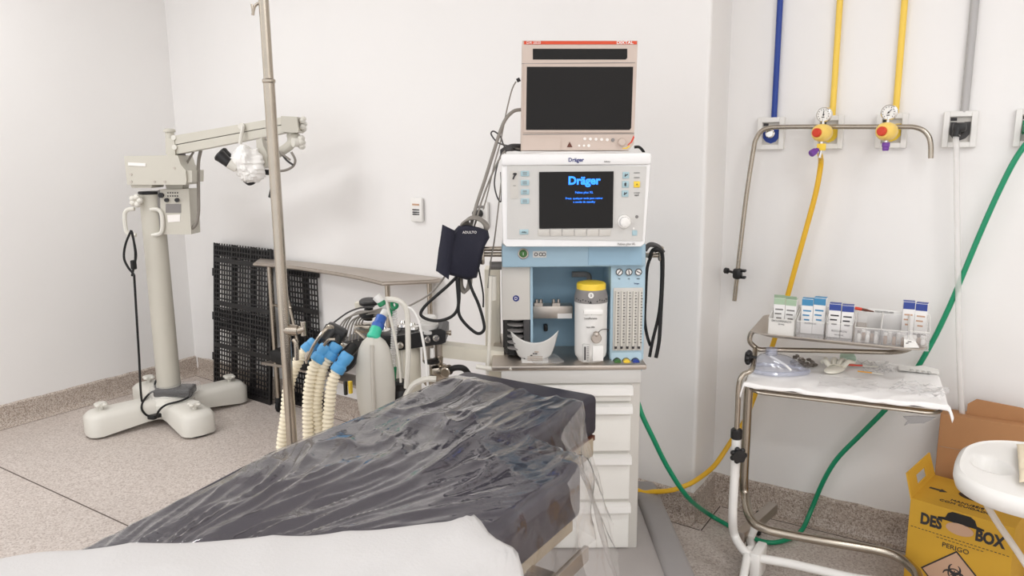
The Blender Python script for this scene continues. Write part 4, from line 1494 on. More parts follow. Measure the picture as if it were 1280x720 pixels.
mb = MB().ext([(497, 420), (551, 411), (557, 414), (557, 428), (552, 430), (500, 438), (470, 440), (470, 428)], GD - 0.04, 0.14)
blk = mb.build('valve_block', 'black_plastic', bs, flat=True)
mb = MB()
mb.ext([(430, 427), (500, 414), (502, 434), (446, 442), (430, 440)], GD + 0.02, 0.1)
mb.build('support_bar', 'dark_grey', bs, flat=True)
for x, y in ((534, 425), (545, 423), (500, 432)):
    mb = MB().lathe([(0.006, 0), (0.009, 0.003), (0.0115, 0.003), (0.0115, 0.012)], bp(x, y, -0.055), FH, 18)
    mb.build('screw_knob', 'chrome', blk)
mb = MB().cyl(bp(557, 416), bp(564, 416), 0.006)
mb.cyl(bp(561, 416), bp(564, 416), 0.009)
mb.build('side_screw', 'steel', blk)
c = bp(536, 415, -0.01)
mb = MB().lathe([(0.030, 0.0), (0.033, 0.004), (0.033, 0.012), (0.030, 0.015), (0.030, 0.022), (0.0325, 0.026), (0.0325, 0.034), (0.026, 0.037), (0.026, 0.046), (0.0285, 0.048), (0.0285, 0.056), (0.024, 0.060), (0.0001, 0.062)], c - V((0, 0, 0.004)), seg=28)
mb.build('dome_canister', 'milky_plastic', bs)
MB().lathe([(0.022, 0.0), (0.022, 0.045), (0.01, 0.05)], c, seg=20).build('valve_disc', 'white_plastic', bs)
for x, y, d in ((516, 412, 0.02), (504, 409, 0.05), (480, 416, 0.03)):
    mb = MB().lathe([(0.02, 0), (0.024, 0.004), (0.022, 0.012), (0.012, 0.016), (0.008, 0.024), (0.0001, 0.026)], bp(x, y, d), seg=20)
    mb.build('valve_cap', 'chrome', bs)
mb = MB()
mb.lathe([(0.022, 0), (0.032, 0.004), (0.032, 0.014), (0.028, 0.018)], bp(461, 381, 0.05), V((0.1, -0.1, 1)), seg=24)
ga = mb.build('pressure_gauge', 'black_plastic', bs)
MB().cyl(bp(461, 384, 0.05), bp(460, 400, 0.05), 0.015).build('gauge_stem', 'black_plastic', ga)
mb = MB().ext([(443, 379), (452, 378), (453, 386), (444, 386)], GD + 0.06, 0.03)
mb.build('cap', 'cream_plastic', bs)
MB().lathe([(0.015, 0), (0.03, 0.008), (0.03, 0.02), (0.018, 0.026)], bp(460, 398, 0.04), seg=22).build('selector_knob', 'black_plastic', bs)
mb = MB()
mb.box(bp(455, 410, 0.05), (0.06, 0.05, 0.03), rot=Matrix.Rotation(YAW, 3, 'Z'), bev=0.006)
mb.cyl(bp(447, 412, 0.05), bp(447, 405, 0.05), 0.012)
mb.cyl(bp(468, 405, 0.02), bp(474, 417, 0.02), 0.02)
mb.build('metal_valve', 'steel', bs)
mb = MB().box(bp(486, 424, -0.01), (0.07, 0.07, 0.045), rot=Matrix.Rotation(YAW, 3, 'Z'), bev=0.012)
mb.build('joint_block', 'black_plastic', bs)
# absorber canister and metal fittings under the block
c = bp(507, 500, 0.03)
mb = MB().lathe([(0.050, 0), (0.056, 0.006), (0.056, 0.20), (0.052, 0.206)], c, seg=32)
mb.build('absorber_canister', 'cream_plastic', bs)
mb = MB()
for k in range(6):
    a = PI * 1.15 + k * 0.28 + YAW
    mb.cyl(c + V((0.0575 * math.cos(a), 0.0575 * math.sin(a), 0.01)), c + V((0.0575 * math.cos(a), 0.0575 * math.sin(a), 0.2)), 0.004, seg=8)
mb.build('canister_rib', 'tube_milky', bs)
mb = MB()
mb.cyl(bp(535, 428, 0.0), bp(535, 452, 0.0), 0.018)
mb.cyl(bp(548, 430, 0.02), bp(549, 468, 0.02), 0.013)
mb.build('metal_pillar', 'steel_dull', bs)
MB().cyl(bp(540, 435, -0.03), bp(540, 447, -0.03), 0.007).build('float_pin', 'white_plastic', bs)
mb = MB().lathe([(0.02, 0), (0.028, 0.003), (0.028, 0.012), (0.02, 0.015)], bp(540, 454, -0.01), seg=22)
mb.build('clamp_ring', 'black_plastic', bs)
mb = MB()
mb.box(bp(549, 467, -0.01), (0.06, 0.06, 0.06), rot=Matrix.Rotation(YAW + 0.2, 3, 'Z'), bev=0.012)
mb.cyl(bp(549, 462, -0.01), bp(550, 446, -0.01), 0.011)
mb.cyl(bp(540, 473, -0.04), bp(532, 478, -0.06), 0.014)
mb.cyl(bp(553, 464, -0.04), bp(562, 462, -0.06), 0.017)
mb.lathe([(0.013, 0), (0.017, 0.003), (0.017, 0.02)], bp(556, 466, -0.075), FH, 18)
mb.build('metal_elbow', 'steel', bs)
MB().tube([bp(560, 464, -0.05), bp(568, 460, -0.06), bp(578, 460, -0.06), bp(584, 465, -0.05), bp(588, 475, -0.02), bp(588, 500, 0.0)], 0.010).build('black_hose', 'black_rubber', bs)
mb = MB().tube([bp(436, 440, 0.0), bp(430, 436, -0.02), bp(421, 437, -0.05), bp(413, 443, -0.07), bp(406, 447, -0.08)], 0.019, seg=16)
mb.build('white_elbow', 'white_plastic', bs)
mb = MB()
mb.tube([bp(437, 441, -0.03), bp(434, 436, -0.05), bp(427, 430, -0.06), bp(418, 428, -0.06)], 0.004)
mb.tube([bp(446, 414, -0.03), bp(453, 420, -0.05), bp(458, 424, -0.06)], 0.005)
mb.build('release_lever', 'steel', bs)
mb = MB()
for k in range(8):
    x0 = 421 + k * 4.0
    mb.tube([bp(x0 - 1, 424 + (k % 3) * 2, 0.02), bp(x0 + 5, 406 - k * 0.9, 0.01 + 0.006 * k), bp(x0 + 18, 395 - (k % 3) * 2.5, 0.0 + 0.008 * k), bp(472, 387 + k * 1.2, -0.01), bp(484, 383 + k * 1.4, -0.01)], 0.0027)
mb.build('cable_bunch', 'cable_grey', bs)
MB().tube([bp(x, y, -0.01) for x, y in ((414, 406), (424, 398), (436, 390), (450, 385), (468, 383))], 0.0028).build('sensor_lead', 'dark_grey', bs)
mb = MB().lathe([(0.030, 0), (0.036, 0.004), (0.032, 0.02), (0.026, 0.03), (0.028, 0.05), (0.02, 0.06)], bp(500, 497, -0.08), seg=18)
mb.build('drain_cap', 'black_plastic', bs)
mb = MB().box(bp(432, 485, 0.06), (0.010, 0.012, 0.05), bev=0.002)
mb.build('vial', 'black_plastic', bs)
mb = MB().box(bp(438, 484, 0.06), (0.012, 0.012, 0.045), bev=0.002)
mb.build('vial', 'yellow', bs)

# breathing bag hanging from its green and blue connectors
BGD = 2.26
bg = thing('breathing_bag', 'translucent white silicone breathing bag hanging from a green connector', 'breathing bag', at(466, 510, BGD))
mb = MB()
prof = [(0.010, 0.004), (0.020, 0.0), (0.036, 0.014), (0.048, 0.036), (0.056, 0.07), (0.061, 0.12), (0.062, 0.17), (0.059, 0.22), (0.050, 0.27), (0.03, 0.305), (0.012, 0.318), (0.0001, 0.32)]
top = at(467, 421, BGD)
q = Matrix.Rotation(YAW, 4, 'Z')
mb.lathe([(r, -z) for r, z in prof], (0, 0, 0), seg=36, sx=1.0, sy=0.62)
for v in mb.bm.verts:
    a = math.atan2(v.co.y / 0.62, v.co.x)
    r = math.hypot(v.co.x, v.co.y / 0.62)
    seam = 0.006 * math.exp(-((abs(a + PI / 2) - 0.0) / 0.14) ** 2) * min(1, r / 0.04)
    v.co.y -= seam
bmesh.ops.transform(mb.bm, matrix=Matrix.Translation(top) @ q, verts=mb.bm.verts[:])
mb.build('bag', 'bag_silicone', bg, ang=60)
mb = MB()
mb.tube([top + FH * (-0.026 - 0.018 * math.sin(min(1, z / 0.26) * 2.2)) - V((0, 0, z)) for z in (0.02, 0.06, 0.12, 0.18, 0.24)], 0.0065)
mb.build('seam', 'bag_seam', bg)
a, b = at(466, 424, BGD), at(471, 409, BGD + 0.02)
mb = MB().lathe([(0.017, 0), (0.0215, 0.004), (0.0215, 0.014), (0.019, 0.018), (0.0195, 0.03), (0.017, (b - a).length)], a, b - a, 20)
mb.build('green_connector', 'teal_connector', bg)
a, b = at(471, 411, BGD + 0.02), at(477, 396, BGD + 0.05)
mb = MB().lathe([(0.018, 0), (0.0205, 0.004), (0.0205, 0.016), (0.017, 0.02), (0.017, (b - a).length)], a, b - a, 20)
mb.build('blue_connector', 'cobalt', bg)
MB().cyl(at(477, 398, BGD + 0.05), at(482, 389, BGD + 0.07), 0.013).build('clear_elbow', 'milky_plastic', bg)

# green and white mask tubes draped over the block
tb = thing('airway_tube', 'clear ribbed airway tube with green ends draped over the breathing system', 'airway tube', at(490, 470, 2.36))
TD = 2.34
mb = MB().hose([at(x, y, TD) for x, y in ((492, 388), (493, 405), (492, 430), (491, 452), (492, 462))], 0.0105, pitch=0.008, amp=0.002)
mb.build('ribbed_tube', 'tube_clear', tb)
a, b = at(491, 458, TD), at(491, 482, TD)
MB().lathe([(0.0105, 0), (0.013, 0.004), (0.009, (b - a).length)], a, b - a, 16).build('green_end', 'deep_green', tb)
mb = MB()
mb.torus(at(493, 381, TD - 0.01), 0.011, 0.0055, FH + V((0.5, 0, 0)), 18)
mb.cyl(at(490, 386, TD), at(487, 395, TD), 0.011)
mb.build('green_loop', 'deep_green', tb)
a, b = at(481, 383, TD), at(477, 377, TD)
MB().lathe([(0.010, 0), (0.0135, 0.003), (0.0135, 0.014), (0.011, (b - a).length)], at(479, 382, TD), b - a, 16).build('green_collar', 'deep_green', tb)
a, b = at(478, 379, TD), at(470, 370, TD)
MB().lathe([(0.010, 0), (0.012, 0.006), (0.0145, (b - a).length * 0.6), (0.0145, (b - a).length)], a, b - a, 16).build('white_end', 'white_plastic', tb)
MB().tube([at(478, 380, TD), at(482, 385, TD), at(487, 391, TD), at(490, 400, TD)], 0.009).build('neck', 'tube_clear', tb)
for nm, m_, r, pts, lab in (
    ('thin_tube', 'tube_milky', 0.004, ((483, 371), (485, 385), (491, 410), (497, 440), (500, 465), (501, 478)), 'thin white tube looped down in front of the ribbed airway tube'),
    ('wide_tube', 'tube_milky', 0.0085, ((484, 374), (495, 375), (504, 380), (509, 392), (510, 420), (510, 450), (508, 485)), 'wide milky tube arching over the black breathing block'),
    ('thin_tube', 'white_plastic', 0.004, ((505, 383), (514, 386), (521, 396), (526, 412), (531, 440), (534, 470), (535, 487)), 'thin white tube curving down beside the dome canister'),
    ('wide_tube', 'tube_milky', 0.010, ((545, 474), (532, 474), (518, 480), (510, 490), (506, 500)), 'milky tube bending from the metal elbow towards the mattress'),
):
    tag(MB().tube([at(x, y, TD - 0.09) for x, y in pts], r).build(nm, m_), lab, 'tube')

# four corrugated breathing hoses with blue ends, held by a black coupling
HD = 2.2
hg = 'corrugated breathing hoses beside the drip stand'
hoses = (
    (((383, 437), (376, 446), (366, 465), (360, 488), (357, 520), (352, 560), (352, 610)), ((395, 427), (381, 440)), 0.06, 'cream corrugated hose passing behind the drip pole'),
    (((397, 450), (391, 462), (386, 490), (385, 520), (386, 560), (388, 610)), ((409, 432), (395, 452)), 0.02, 'cream corrugated hose with blue end, nearest to the drip pole on its far side'),
    (((411, 447), (403, 460), (398, 485), (396, 510), (400, 545), (404, 600)), ((422, 430), (410, 449)), 0.03, 'cream corrugated hose with blue end in the middle of three side by side'),
    (((421, 463), (415, 480), (412, 505), (410, 530), (412, 570), (416, 610)), ((436, 442), (420, 465)), 0.0, 'cream corrugated hose with blue end next to the breathing bag'),
)
for pts, con, dd, lab in hoses:
    h = thing('breathing_hose', lab, 'breathing hose', at(pts[-1][0], pts[-1][1], HD + dd), group=hg)
    MB().hose([at(x, y, HD + dd) for x, y in pts], 0.0185, pitch=0.0135, amp=0.0045).build('corrugated_tube', 'cream_hose', h)
    a, b = at(con[1][0], con[1][1], HD + dd), at(con[0][0], con[0][1], HD + dd + 0.02)
    L = (b - a).length
    MB().lathe([(0.0205, 0), (0.0225, 0.004), (0.0225, 0.022), (0.018, 0.028), (0.018, L * 0.5), (0.021, L * 0.58), (0.0215, L * 0.9), (0.018, L)], a, b - a, 22).build('blue_end', 'blue_connector', h)
hh = thing('hose_coupling', 'black coupling with a steel lever clipped across the blue hose ends', 'coupling', at(407, 425, HD + 0.06))
mb = MB()
mb.cyl(at(405, 427, HD + 0.05), at(416, 411, HD + 0.08), 0.022, 0.026)
mb.cyl(at(417, 430, HD + 0.05), at(424, 416, HD + 0.08), 0.020)
mb.cyl(at(430, 446, HD + 0.03), at(441, 434, HD + 0.08), 0.019)
mb.box(at(419, 416, HD + 0.08), (0.07, 0.05, 0.05), rot=Matrix.Rotation(YAW, 3, 'Z') @ Matrix.Rotation(0.5, 3, 'Y'), bev=0.014)
mb.build('coupling_body', 'black_plastic', hh)
mb = MB().tube([at(416, 409, HD), at(408, 411, HD - 0.02), at(400, 420, HD - 0.03), at(391, 434, HD - 0.03), at(384, 449, HD - 0.02)], 0.0055)
mb.sphere(at(412, 409, HD), 0.014, 1, 0.6, 0.6, seg=12)
mb.build('lever', 'steel', hh)
mb = MB().tube([at(405, 432, HD - 0.02), at(411, 425, HD - 0.02), at(419, 424, HD - 0.02)], 0.0045)
mb.build('clip', 'steel', hh)
mb = MB()
mb.tube([at(386, 440, HD - 0.01), at(383, 446, HD - 0.01), at(384, 454, HD - 0.01)], 0.006)
mb.build('clip', 'steel', hh)

# ------------------------------------------------------------------ wall plates on the back wall
def wall_plate(nm, x, y, lab, cat, Y, w=0.075, h=0.115):
    c = ony(x, y, Y)
    o = thing(nm, lab, cat, (c.x, Y, c.z - h / 2))
    pl = MB().box((c.x, Y - 0.004, c.z), (w, 0.016, h), rot=Matrix.Rotation(-0.071, 3, 'Z'), bev=0.004).build('plate', 'white_plastic', o)
    return o, c, pl


o, c, pl = wall_plate('wall_switch', 522, 262, 'white wall plate with small dark print, alone on the wall above the crescent table', 'wall plate', wall_y(-2.2))
MB().box((c.x, c.y - 0.013, c.z + 0.025), (0.045, 0.004, 0.008), rot=Matrix.Rotation(-0.071, 3, 'Z')).build('red_label', 'carton_pink', o)
mb = MB()
for dz in (0.0, -0.012, -0.022):
    for k in range(5):
        mb.box((c.x - 0.018 + k * 0.009, c.y - 0.0125, c.z + dz), (0.006, 0.005, 0.006))
mb.build('print', 'text_dark', o)
o, c, pl = wall_plate('wall_outlet', 603, 268, 'white wall outlet with a black plug, half hidden behind the navy cuff', 'wall outlet', wall_y(-1.85))
MB().box((c.x, c.y - 0.013, c.z + 0.035), (0.045, 0.005, 0.012)).build('print', 'text_grey', o)
MB().cyl((c.x - 0.005, c.y - 0.05, c.z + 0.005), (c.x - 0.005, c.y - 0.008, c.z + 0.005), 0.018).build('plug', 'black_plastic', o)

# ------------------------------------------------------------------ medical gas outlets, pipes and regulators
GZ = 1.522
gx = [-0.719, -0.515, -0.311, -0.107, 0.093]
pm = ['blue_paint', 'yellow_pipe', 'yellow_pipe', 'grey_pipe', 'deep_green']
ins_m = ['blue_paint', 'yellow', 'yellow', 'dark_grey', 'deep_green']
olab = ['gas wall outlet with blue inset below the blue pipe', 'gas wall outlet with yellow inset behind the regulator that feeds the yellow hose', 'gas wall outlet with yellow inset behind the regulator without a hose', 'gas wall outlet with dark grey inset below the grey pipe', 'gas wall outlet with green fitting where the green hose starts']
plab = ['blue gas pipe running up the wall', 'yellow gas pipe above the regulator with the hose', 'yellow gas pipe nearest to the grey pipe', 'grey vacuum pipe running up the wall', 'green gas pipe running up the wall']
for k, x in enumerate(gx):
    o = thing('gas_outlet', olab[k], 'gas outlet', (x, YB, GZ - 0.06), group='gas outlets on the wall')
    mb = MB()
    w, h = 0.098, 0.118
    for dx, dz, sx, sz in ((-w / 2 + 0.009, 0, 0.018, h), (w / 2 - 0.009, 0, 0.018, h), (0, h / 2 - 0.009, w - 0.036, 0.018), (0, -h / 2 + 0.009, w - 0.036, 0.018)):
        mb.box((x + dx, YB - 0.012, GZ + dz), (sx, 0.024, sz), bev=0.0015, seg=1)
    mb.build('frame', 'white_enamel', o)
    pn = MB().box((x, YB - 0.006, GZ), (w - 0.036, 0.008, h - 0.036)).build('inset_panel', 'cabinet_grey', o, flat=True)
    pts = [(-0.029, -0.016), (-0.018, -0.030), (0.0, -0.037), (0.018, -0.030), (0.029, -0.016), (0.029, 0.024), (0.012, 0.024), (0.0, 0.016), (-0.012, 0.024), (-0.029, 0.024)]
    mb = MB().prism([(x + a, YB - 0.012, GZ + b) for a, b in pts], [(x + a, YB - 0.008, GZ + b) for a, b in pts])
    mb.build('colour_plate', ins_m[k], pn, flat=True)
    mb = MB().box((x - 0.02, YB - 0.0105, GZ + 0.033), (0.018, 0.002, 0.010))
    mb.build('lettering_label', 'text_dark', pn)
    mb = MB().lathe([(0.008, 0.0), (0.013, 0.0), (0.013, 0.008), (0.017, 0.010), (0.017, 0.028)], (x, YB - 0.038, GZ), (0, 1, 0), 20)
    mb.build('coupling', 'chrome' if k < 3 else 'black_plastic', o)
    pr_ = 0.0105 if k < 4 else 0.01
    pz0 = GZ + 0.055
    pi_ = MB().cyl((x + 0.008, YB - 0.012, pz0), (x + 0.008, YB - 0.012, ZC - 0.002), pr_ if k != 3 else 0.0125, seg=18).build('gas_pipe', pm[k])
    tag(pi_, plab[k], 'pipe', 'gas pipes on the wall')
for k, hosed in ((1, True), (2, False)):
    x = gx[k]
    rx, ry = x - 0.004, YB - 0.10
    g = thing('gas_regulator', 'yellow gas regulator with round gauge, purple knob and the yellow hose below it' if hosed else 'yellow gas regulator with round gauge and a purple cap but no hose', 'regulator', (rx, YB - 0.04, GZ - 0.04), group='gas regulators on the wall')
    ax = V((-0.30, -1, 0)).normalized()
    a = V((rx + 0.010, YB - 0.092, GZ - 0.004))
    mb = MB().lathe([(0.012, -0.012), (0.022, 0.0), (0.0285, 0.008), (0.031, 0.03), (0.029, 0.052), (0.022, 0.063), (0.013, 0.065)], a, ax, 24)
    bd = mb.build('body', 'regulator_yellow', g)
    MB().cyl(a, (x, YB - 0.036, GZ), 0.013).build('inlet', 'chrome', g)
    b = a + ax * 0.063
    MB().lathe([(0.0155, 0), (0.0155, 0.010), (0.012, 0.014), (0.0001, 0.015)], b, ax, 20).build('red_button', 'red', g)
    st_ = a + ax * 0.03
    gc = st_ + V((0.002, 0, 0.062))
    MB().cyl(st_ + V((0, 0, 0.02)), gc - V((0, 0, 0.015)), 0.005).build('gauge_stem', 'chrome', g)
    gd = V((-0.15, -1, -0.05)).normalized()
    ga = MB().lathe([(0.024, -0.014), (0.0255, -0.012), (0.0255, 0.004), (0.0225, 0.006), (0.0225, 0.003)], gc, gd, 32).build('gauge_case', 'chrome', g)
    MB().cyl(gc + gd * 0.002, gc + gd * 0.0045, 0.0222, seg=32).build('gauge_face', 'paper_white', ga)
    rtg = gd.cross(V((0, 0, 1))).normalized() * -1
    ug = gd.cross(rtg)
    if ug.z < 0:
        ug = -ug
    mb = MB()
    for j in range(11):
        t = -0.8 + j * (PI + 1.6) / 10
        p_ = gc + gd * 0.0052 + rtg * (math.cos(t) * 0.018) + ug * (math.sin(t) * 0.018)
        mb.sphere(p_, 0.0016, seg=6)
    t = 1.5 if hosed else 0.8
    mb.tube([gc + gd * 0.0055 - (rtg * math.cos(t) + ug * math.sin(t)) * 0.005, gc + gd * 0.0055 + (rtg * math.cos(t) + ug * math.sin(t)) * 0.014], 0.0011, smooth=False)
    mb.sphere(gc + gd * 0.005, 0.003, seg=8)
    mb.box(gc + gd * 0.0045 - ug * 0.009, (0.012, 0.001, 0.003))
    mb.build('gauge_needle', 'text_dark', ga)
    lo = st_ - V((0, 0, 0.030))
    MB().cyl(st_, lo - V((0, 0, 0.008)), 0.006).build('outlet_stem', 'chrome', g)
    if hosed:
        mb = MB().box(lo - V((0, 0, 0.019)), (0.030, 0.026, 0.024), rot=Matrix.Rotation(0.2, 3, 'Z'), bev=0.003)
        mb.build('valve_body', 'yellow', g)
        a2 = lo - V((0.008, 0.008, 0.026))
        d2 = V((-0.6, -0.7, -0.5)).normalized()
        MB().lathe([(0.007, 0), (0.008, 0.01), (0.0115, 0.014), (0.0125, 0.032), (0.010, 0.035), (0.005, 0.034)], a2, d2, 18).build('purple_knob', 'purple', g)
        MB().cyl(lo - V((0, 0, 0.03)), lo - V((0.004, 0, 0.056)), 0.006).build('hose_tail', 'chrome', g)
        hose_start = lo - V((0.003, 0, 0.045))
    else:
        mb = MB().lathe([(0.008, 0), (0.0105, 0.003), (0.0105, 0.012), (0.0125, 0.014), (0.0125, 0.026), (0.010, 0.028)], lo - V((0, 0, 0.034)), (0, 0, 1), 18)
        mb.build('purple_cap', 'purple', g)

# yellow hose from the regulator down the wall to the machine
hw = YB - 0.07
pts = [hose_start] + [ony(x, y, hw) for x, y in ((1026, 205), (1020, 240), (1008, 285), (994, 335), (983, 375), (971, 415), (958, 455))] + [ony(945, 490, hw - 0.01), ony(931, 525, hw - 0.02), ony(913, 553, hw - 0.05), ony(893, 582, hw - 0.12)]
pts += [ony(872, 599, 2.65), ony(857, 607, 2.60), ony(838, 613, 2.57), ony(818, 614.5, 2.56), ony(797, 613, 2.55), AM @ V((0.18, 0.52, 0.2))]
tag(MB().tube(pts, 0.0095, seg=12).build('yellow_hose', 'yellow_hose'), 'yellow gas hose hanging from the regulator and running low behind both stands', 'hose')
# green hose from the last outlet, past the stands and over the floor to the machine
x5 = gx[4]
gh = thing('green_hose', 'green gas hose sweeping from its wall outlet behind both trays to the machine', 'hose', (x5, YB - 0.05, GZ))
pts = [V((x5, YB - 0.045, GZ - 0.025))] + [ony(x, y, YB - d) for x, y, d in ((1271, 196, 0.06), (1252, 232, 0.06), (1228, 285, 0.06), (1205, 340, 0.06), (1186, 385, 0.06), (1165, 428, 0.06), (1140, 470, 0.06), (1112, 506, 0.06), (1077, 542, 0.06), (1046, 574, 0.06), (1028, 604, 0.06), (1015, 635, 0.06))]
pts += [onz(1002, 663, 0.02), onz(985, 674, 0.012), onz(960, 678, 0.012), onz(930, 668, 0.012), onz(907, 655, 0.02), onz(885, 642, 0.05)]
pts += [at(860, 622, 2.55), at(835, 585, 2.5), at(815, 545, 2.46), at(803, 520, 2.45), at(798, 505, 2.46), at(792, 490, 2.5)]
MB().tube(pts, 0.0088, seg=12).build('hose', 'green_hose', gh)
mb = MB().lathe([(0.010, 0), (0.014, 0.003), (0.014, 0.02), (0.011, 0.026), (0.011, 0.04)], (x5 - 0.012, YB - 0.05, GZ - 0.03), (0.3, 0, 1), 16)
mb.build('hose_fitting', 'chrome', gh)
MB().box((x5 - 0.005, YB - 0.05, GZ - 0.002), (0.045, 0.035, 0.025), bev=0.006).build('green_coupling', 'deep_green', gh)
# suction tube from the grey outlet, behind the white basin
x4 = gx[3]
sv = thing('suction_tube', 'clear suction tube dropping from the dark grey outlet behind the white basin', 'tube', (x4, YB - 0.06, GZ))
b = ony(1195, 172, YB - 0.06)
pts = [b + V((0.006, 0.0, 0.012)), b] + [ony(x, y, YB - 0.07) for x, y in ((1195.5, 190), (1196, 240), (1197, 310), (1198, 380), (1199, 440), (1201, 490), (1204, 530), (1210, 565))]
pts += [at(1222, 600, 2.1), at(1232, 628, 2.0), at(1248, 655, 1.95), at(1264, 678, 1.9), at(1284, 708, 1.85), at(1310, 750, 1.8)]
MB().tube(pts, 0.0092, seg=12).build('tube', 'tube_clear', sv)
mb = MB().box((x4, YB - 0.045, GZ + 0.006), (0.04, 0.045, 0.03), bev=0.008)
mb.cyl((x4 - 0.004, YB - 0.055, GZ + 0.012), (x4 - 0.008, YB - 0.06, GZ - 0.025), 0.012)
mb.build('vacuum_coupling', 'black_plastic', sv)

# bent steel screen bar hung over the regulators
RY_ = YB - 0.062
rb = thing('screen_bar', 'bent stainless steel bar resting over the gas regulators with a black clamp', 'screen bar', ony(918, 372, RY_))
tp = ony(1060, 158.5, RY_).z
pl_ = ony(948, 178, RY_)
pts = [ony(918, 376, RY_), ony(925, 312, RY_), ony(933, 245, RY_), ony(942, 186, RY_), ony(945, 174, RY_), ony(951, 164.5, RY_), ony(961, 160, RY_), ony(972, 159, RY_)]
pts += [ony(x, 158.5, RY_) for x in (1000, 1050, 1100, 1130)] + [ony(1143, 159, RY_), ony(1154, 163, RY_), ony(1161, 171, RY_), ony(1163.5, 182, RY_), ony(1163.5, 198, RY_)]
MB().tube(pts, 0.0085, seg=14, sub=4).build('bar', 'steel', rb)
c = ony(922, 342, RY_)
mb = MB()
mb.box(c, (0.034, 0.036, 0.042), bev=0.010)
mb.box(c + V((0.022, 0, 0.013)), (0.02, 0.022, 0.010), bev=0.003)
mb.box(c + V((0.022, 0, -0.013)), (0.02, 0.022, 0.010), bev=0.003)
cl = mb.build('clamp', 'black_plastic', rb)
mb = MB().cyl(c, c + V((-0.04, 0, 0.008)), 0.005)
mb.lathe([(0.008, 0), (0.012, 0.003), (0.012, 0.016), (0.008, 0.02)], c + V((-0.034, 0, 0.007)), V((-1, 0, 0.1)), 14)
mb.build('clamp_screw', 'black_plastic', cl)

# ------------------------------------------------------------------ stainless stand with the draped tray
TA = V((-0.362, 2.585, 0.715))
RA = math.radians(8)
AX, AY = V((math.cos(RA), math.sin(RA), 0)), V((-math.sin(RA), math.cos(RA), 0))
ta = lambda x, y, z=0.0: TA + AX * x + AY * y + V((0, 0, z))


def round_rect(hx, hy, r, n=6):
    pts = []
    for cx, cy, a0 in ((hx - r, -hy + r, -PI / 2), (hx - r, hy - r, 0), (-hx + r, hy - r, PI / 2), (-hx + r, -hy + r, PI)):
        for i in range(n + 1):
            a = a0 + i * PI / 2 / n
            pts.append((cx + r * math.cos(a), cy + r * math.sin(a)))
    return pts


def tray(mb, f, hx, hy, r, depth, flare, lip):
    """sheet metal tray: floor, flared sides and a rolled rim"""
    lv = [(hx - 0.02, hy - 0.02, 0.0), (hx, hy, 0.0), (hx + flare, hy + flare, depth), (hx + flare + lip, hy + flare + lip, depth), (hx + flare + lip, hy + flare + lip, depth - 0.003), (hx + flare + 0.002, hy + flare + 0.002, depth - 0.003), (hx + 0.001, hy + 0.001, -0.002)]
    rows = [[mb.bm.verts.new(f(x, y, z)) for x, y in round_rect(a, b, r)] for a, b, z in lv]
    n = len(rows[0])
    for r0, r1 in zip(rows, rows[1:]):
        for i in range(n):
            mb.bm.faces.new((r0[i], r0[(i + 1) % n], r1[(i + 1) % n], r1[i]))
    mb.bm.faces.new(rows[0])
    mb.bm.faces.new(list(reversed(rows[-1])))


sa = thing('instrument_stand', 'stainless steel instrument stand whose tray is covered by a white cloth', 'instrument stand', (-0.66, 2.545, 0))
mb = MB()
tray(mb, lambda x, y, z: ta(x, y, z - 0.02), 0.265, 0.20, 0.05, 0.016, 0.012, 0.010)
mb.build('tray', 'steel_dull', sa)
mb = MB()
rr_ = [ta(x, y, -0.022) for x, y in round_rect(0.272, 0.212, 0.05)]
mb.tube(rr_ + rr_[:1], 0.0055, smooth=False)
mb.build('tray_rim', 'steel', sa)
P0 = at(932, 560, 2.5)
post = [ta(-0.02, 0.0, -0.028), ta(-0.2, -0.02, -0.028), V((P0.x + 0.03, P0.y, 0.688)), V((P0.x + 0.005, P0.y, 0.67)), V((P0.x, P0.y, 0.62)), V((P0.x, P0.y, 0.45)), V((P0.x, P0.y, 0.30)), V((P0.x + 0.008, P0.y - 0.005, 0.24)), onz(938, 648, 0.20), onz(956, 661, 0.185), onz(985, 668, 0.18), onz(1040, 678, 0.18), onz(1098, 688, 0.175), onz(1122, 696, 0.17), onz(1138, 708, 0.165), onz(1148, 724, 0.16), V((-0.06, 2.25, 0.12)), V((-0.055, 2.2, 0.08))]
MB().tube(post, 0.0155, seg=16).build('frame_tube', 'steel', sa)
q = onz(945, 655, 0.13)
mb = MB()
mb.box(V((q.x - 0.01, q.y + 0.06, 0.11)), (0.034, 0.30, 0.04), rot=Matrix.Rotation(-0.15, 3, 'Z'), bev=0.004)
mb.build('base_bar', 'steel_dull', sa)
for k, (cx, cy) in enumerate(((q.x + 0.03, q.y - 0.10), (q.x - 0.03, q.y + 0.17), (-0.055, 2.2))):
    mb = MB().torus((cx, cy, 0.035), 0.024, 0.011, (1, 0.2, 0), 20)
    mb.cyl((cx - 0.01, cy, 0.035), (cx + 0.01, cy, 0.035), 0.022)
    mb.cyl((cx, cy, 0.055), (cx, cy, 0.095), 0.012)
    mb.build('caster', 'black_rubber', sa)
mb = MB().cyl(q + V((0.01, -0.02, 0.02)), q + V((-0.005, -0.05, -0.03)), 0.014, seg=14)
mb.build('joint_sleeve', 'white_enamel', sa)


